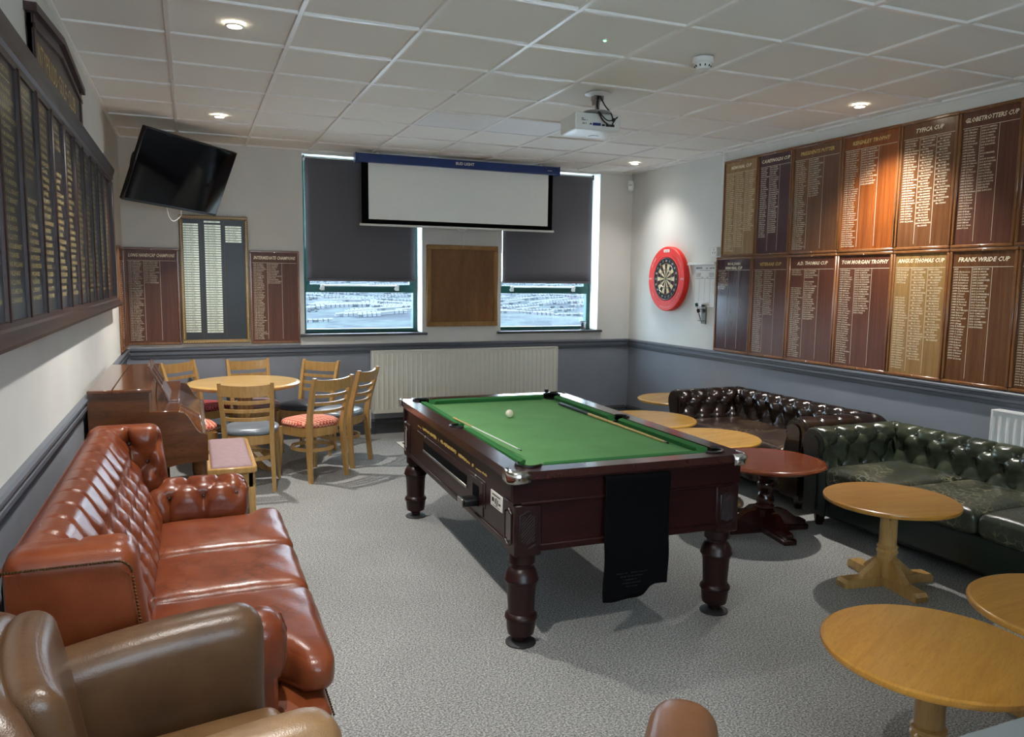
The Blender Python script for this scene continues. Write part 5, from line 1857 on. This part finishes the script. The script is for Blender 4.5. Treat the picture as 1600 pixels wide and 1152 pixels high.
def red_sofa():
    y0, y1 = -1.105, .885
    L = y1 - y0
    h = L / 2
    t = thing('wing_sofa', 'high-backed chestnut red buttoned leather sofa along the left wall', 'sofa', (-.425, (y0 + y1) / 2, 0), -PI / 2)
    D = .885
    Ht = .905
    # back profile: (depth, height), outside up and over the crest, down the reclined tufted face
    prof = [(.03, .10), (.02, .50), (.0, .80), (.005, .845)]
    for k in range(12):
        a = math.radians(165 - k * 13)
        prof.append((.075 + .07 * math.cos(a), Ht - .062 + .062 * math.sin(a)))
    prof += [(.185, .80), (.235, .70), (.285, .58), (.32, .47), (.33, .36)]
    S = resample(prof, .0125)
    top = max(S, key=lambda s: s[1])[2]
    v0 = top + .17
    p, q, rows, amp = .080, .092, 4, .036
    nrm = []
    for i in range(len(S)):
        a, b = S[max(0, i - 1)], S[min(len(S) - 1, i + 1)]
        d = Vector((b[0] - a[0], b[1] - a[1])).normalized()
        nrm.append((-d.y, d.x))
    def disp(u, i):
        s = S[i][2]
        f = min(1, max(0, (s - (top - .06)) / .10))
        return (tuft(u, s - v0, p, q, rows, amp) - amp * .75) * f
    n = int((L - .10) / .0125)
    def fn(i, j):
        o, z, s = S[j]
        a = -h + .05 + (L - .10) * i / n
        dd = disp(a, j)
        return (a, o + nrm[j][0] * dd, z + nrm[j][1] * dd)
    MB().grid(fn, n + 1, len(S)).build('backrest', 'leather_red', t, angle=80, fix=True)
    m = MB()
    for row in range(rows):
        s = v0 + row * q
        i = min(range(len(S)), key=lambda k: abs(S[k][2] - s))
        for k in range(-30, 31):
            if (k - row) % 2 == 0 and abs(k * p) < h - .16:
                m.sphere((k * p, S[i][0] - nrm[i][0] * amp * .72, S[i][1] - nrm[i][1] * amp * .72), .011, 8, 5)
    tag(m.build('buttons', 'button_red_shaded', t), kind='stuff')
    MB().tube([(-h + .02, -.002, .845), (h - .02, -.002, .845)], .006, 6).build('piping', 'leather_red', t)
    for sd in (-1, 1):
        # wing: slab whose inner face is buttoned
        def wd(w_, n_, sd=sd):
            inner = n_.x * -sd
            k = max(0.0, inner)
            if k <= .2:
                return 0.0
            return (tuft(w_.y - .21, .825 - w_.z, .080, .092, 5, .058) - .036) * min(1, k)
        def wwarp(w_, sd=sd):
            x, y, z = w_
            f = (z - .45) / (Ht - .45)
            y = y * (1.0 - .13 * max(0, f)) if y > .05 else y
            x += sd * .02 * max(0, f)
            return (x, y, z)
        x0, x1 = (h - .155, h - .01) if sd > 0 else (-h + .01, -h + .155)
        wg = MB().pillow(x0, x1, .005, .375, .16, Ht + .004, r=.055, seg=.0135, disp=wd, warp=wwarp).build('wing', 'leather_red', t, angle=80)
        m = MB()
        for j in range(4):
            for i in range(-2, 3):
                yy, zz = .21 + i * .080, .825 - j * .092
                if (i - j) % 2 == 0 and .12 < yy < .33:
                    m.sphere(wwarp(((x0 + .02 if sd > 0 else x1 - .02), yy, zz)), .012, 8, 5)
        tag(m.build('buttons', 'button_red_shaded', wg), kind='stuff')
        # nail line on the outer face of the wing
        m = MB()
        xx = sd * (h + .010)
        pts = []
        for k in range(40):
            pts.append((.015 + .265 * k / 39, Ht - .035))
        for k in range(1, 12):
            a = PI / 2 - k / 12 * PI / 2
            pts.append((.28 + .04 * math.cos(a), Ht - .075 + .04 * math.sin(a)))
        for k in range(1, 42):
            f = k / 41
            pts.append((.32 + .045 * f, Ht - .075 - .42 * f))
        for a, z in pts:
            m.sphere((xx, a, z), .0040, 6, 4)
        tag(m.build('nail_heads', 'old_brass', wg), kind='stuff')
        op = MB().prism([(.02, .20), (.02, Ht - .045), (.275, Ht - .045), (.312, Ht - .08), (.36, .45), (.36, .20)], sd * (h - .02), sd * (h + .006), 'x')
        op.build('outer_panel', 'leather_red', wg, fix=True)
        # arm: fat buttoned roll
        def ad(w_, n_, sd=sd):
            k = max(0.0, max(n_.z, n_.x * -sd))
            if k < .15 or n_.y > .75:
                return 0.0
            inn = (abs(w_.x) - (h - .225))                 # distance from the inner face
            vv = inn * .95 if w_.z > .585 else -(.60 - w_.z)
            vv = (.60 - w_.z) if inn < .075 else -(inn - .06)
            return (tuft(w_.y - .44, vv + .045, .078, .088, 2, .044) - .030) * min(1, k)
        xa, xb = (h - .225, h - .005) if sd > 0 else (-h + .005, -h + .225)
        arm = MB().pillow(xa, xb, .26, .735, .40, .615, r=.075, seg=.0135, disp=ad).build('arm', 'leather_red', t, angle=80)
        B(min(sd * (h - .02), sd * (h - .17)), max(sd * (h - .02), sd * (h - .17)), .10, .70, .10, .45, b=.012).build('arm_panel', 'leather_red', t)
        xm = sd * (h - .115)
        MB().tube([(xm, .70, .43), (xm, .733, .50), (xm, .736, .55), (xm, .72, .60), (xm, .66, .619)], .0025, 6).build('arm_seam', 'leather_red_cushion', arm)
        m = MB()
        for k in range(-3, 5):
            yy = .44 + k * .078
            if .30 < yy < .70:
                if k % 2 == 0:
                    m.sphere((sd * (h - .225 + .105), yy, .590), .011, 8, 5)
                else:
                    m.sphere((sd * (h - .225 + .028), yy, .552), .011, 8, 5)
        tag(m.build('buttons', 'button_red_shaded', arm), kind='stuff')
    # base
    B(-h + .03, h - .03, .06, D - .07, .085, .30, b=.015).build('base', 'leather_red', t)
    MB().pillow(-h + .03, h - .03, D - .11, D - .02, .09, .305, r=.035, seg=.06).build('front_border', 'leather_red', t, angle=80)
    m = MB()
    for k in range(120):
        m.sphere((-h + .05 + (L - .10) * k / 119, D - .016, .27), .0045, 6, 4)
    tag(m.build('nail_heads', 'old_brass', t), kind='stuff')
    # three seat cushions, the outer two wrapping in front of the arms
    inx = h - .22
    cw = 2 * inx / 3
    for k in range(3):
        a, b = -inx + k * cw, -inx + (k + 1) * cw
        dx = lambda w_, n_: (.0015 * math.sin(w_.y * 19 + w_.x * 9) + .001 * math.sin(w_.y * 47 - w_.x * 31)) if n_.z > .3 else 0
        ext = (.135 if k == 0 else 0, .135 if k == 2 else 0)
        def wp(w_, a=a, b=b, ext=ext):
            x, y, z = w_
            f = 1 / (1 + math.exp(-(y - .765) * 90))
            if ext[0] and x < a + .12:
                x -= ext[0] * f * (1 - (x - a) / .12)
            if ext[1] and x > b - .12:
                x += ext[1] * f * (1 - (b - x) / .12)
            return (x, y, z)
        c = MB().pillow(a + .003, b - .003, .29, D + .01, .305, .445, r=.05, crown=.02, seg=.026, disp=dx, warp=wp).build('seat_cushion', 'leather_red_cushion', t, angle=80)
    for sx in (-1, 1):
        for y in (.10, D - .10):
            MB().lathe([(.022, 0), (.032, .02), (.036, .06), (.030, .09)], 16, sx * (h - .10), y).build('foot', 'cherry_dark', t)
red_sofa()

def tub_chair(label, loc, rz, mats, h_arm=.745, h_back=.92):
    body, seat, armm = mats
    t = thing('tub_armchair', label, 'armchair', loc, rz)
    def bwarp(w_):
        x, y, z = w_
        y += .09 * (x / .36) ** 2 - .16 * max(0, z - .35)
        return (x * (1 - .06 * max(0, z - .4)), y, z - .16 * (x / .38) ** 4 * max(0, (z - .4) / .45))
    back = MB().pillow(-.38, .38, -.35, -.19, .12, h_back, r=.065, seg=.035, warp=bwarp).build('backrest', body, t, angle=80)
    MB().pillow(-.225, .225, -.215, -.125, .44, h_back - .03, r=.04, crown=.015, axis=1, seg=.035, warp=lambda w_: (w_[0], w_[1] + .05 * (w_[0] / .3) ** 2 - .16 * max(0, w_[2] - .4), w_[2])).build('back_cushion', body, t, angle=80)
    for s in (-1, 1):
        def aw(w_, s=s):
            x, y, z = w_
            u = (y + .30) / .60
            z2 = z + (.045 * math.sin(max(0, min(1, u)) * PI * .62) - .035) * max(0, (z - .2) / .5)
            return (x - s * .05 * max(0, -y) * 1.2 * 0 , y, z2)
        x0, x1 = (.235, .385) if s > 0 else (-.385, -.235)
        a = MB().pillow(x0, x1, -.30, .315, .10, h_arm, r=.066, seg=.03, warp=aw).build('arm', armm if s > 0 else body, t, angle=80)
        MB().tube([Vector(aw((s * .237, -.17 - .0 * k, .36 + (h_arm - .42) * k / 10))) for k in range(11)] , .0022, 5).build('stitching', 'pale_gold', a)
    MB().pillow(-.232, .232, -.20, .335, .34, .50, r=.045, crown=.015, seg=.035).build('seat_cushion', seat, t, angle=80)
    MB().pillow(-.25, .25, -.28, .30, .10, .34, r=.02, seg=.08).build('base', body, t, angle=80)
    for sx in (-1, 1):
        for y in (-.26, .25):
            MB().lathe([(.018, 0), (.024, .06), (.026, .105)], 12, sx * .30, y).build('foot', 'cherry_dark', t)
tub_chair('worn tan leather tub armchair in the lower left foreground', (-.035, -1.60, 0), math.radians(-80), ('leather_tan', 'leather_tan_seat', 'leather_tan_arm'))
tub_chair('brown leather armchair whose arm rises from the bottom picture edge', (1.085, -2.50, 0), math.radians(-40), ('leather_chair', 'leather_chair', 'leather_chair'))

t = thing('grey_table', 'plain grey laminate low table in the bottom right picture corner', 'table', (2.25, -2.48, 0))
B(-.55, .55, -.27, .27, .55, .58, b=.006).build('table_top', 'grey_laminate', t)
for sx in (-1, 1):
    for sy in (-1, 1):
        B(sx * .49 - .02, sx * .49 + .02, sy * .22 - .02, sy * .22 + .02, 0, .55, b=.003).build('leg', 'grey_laminate', t)
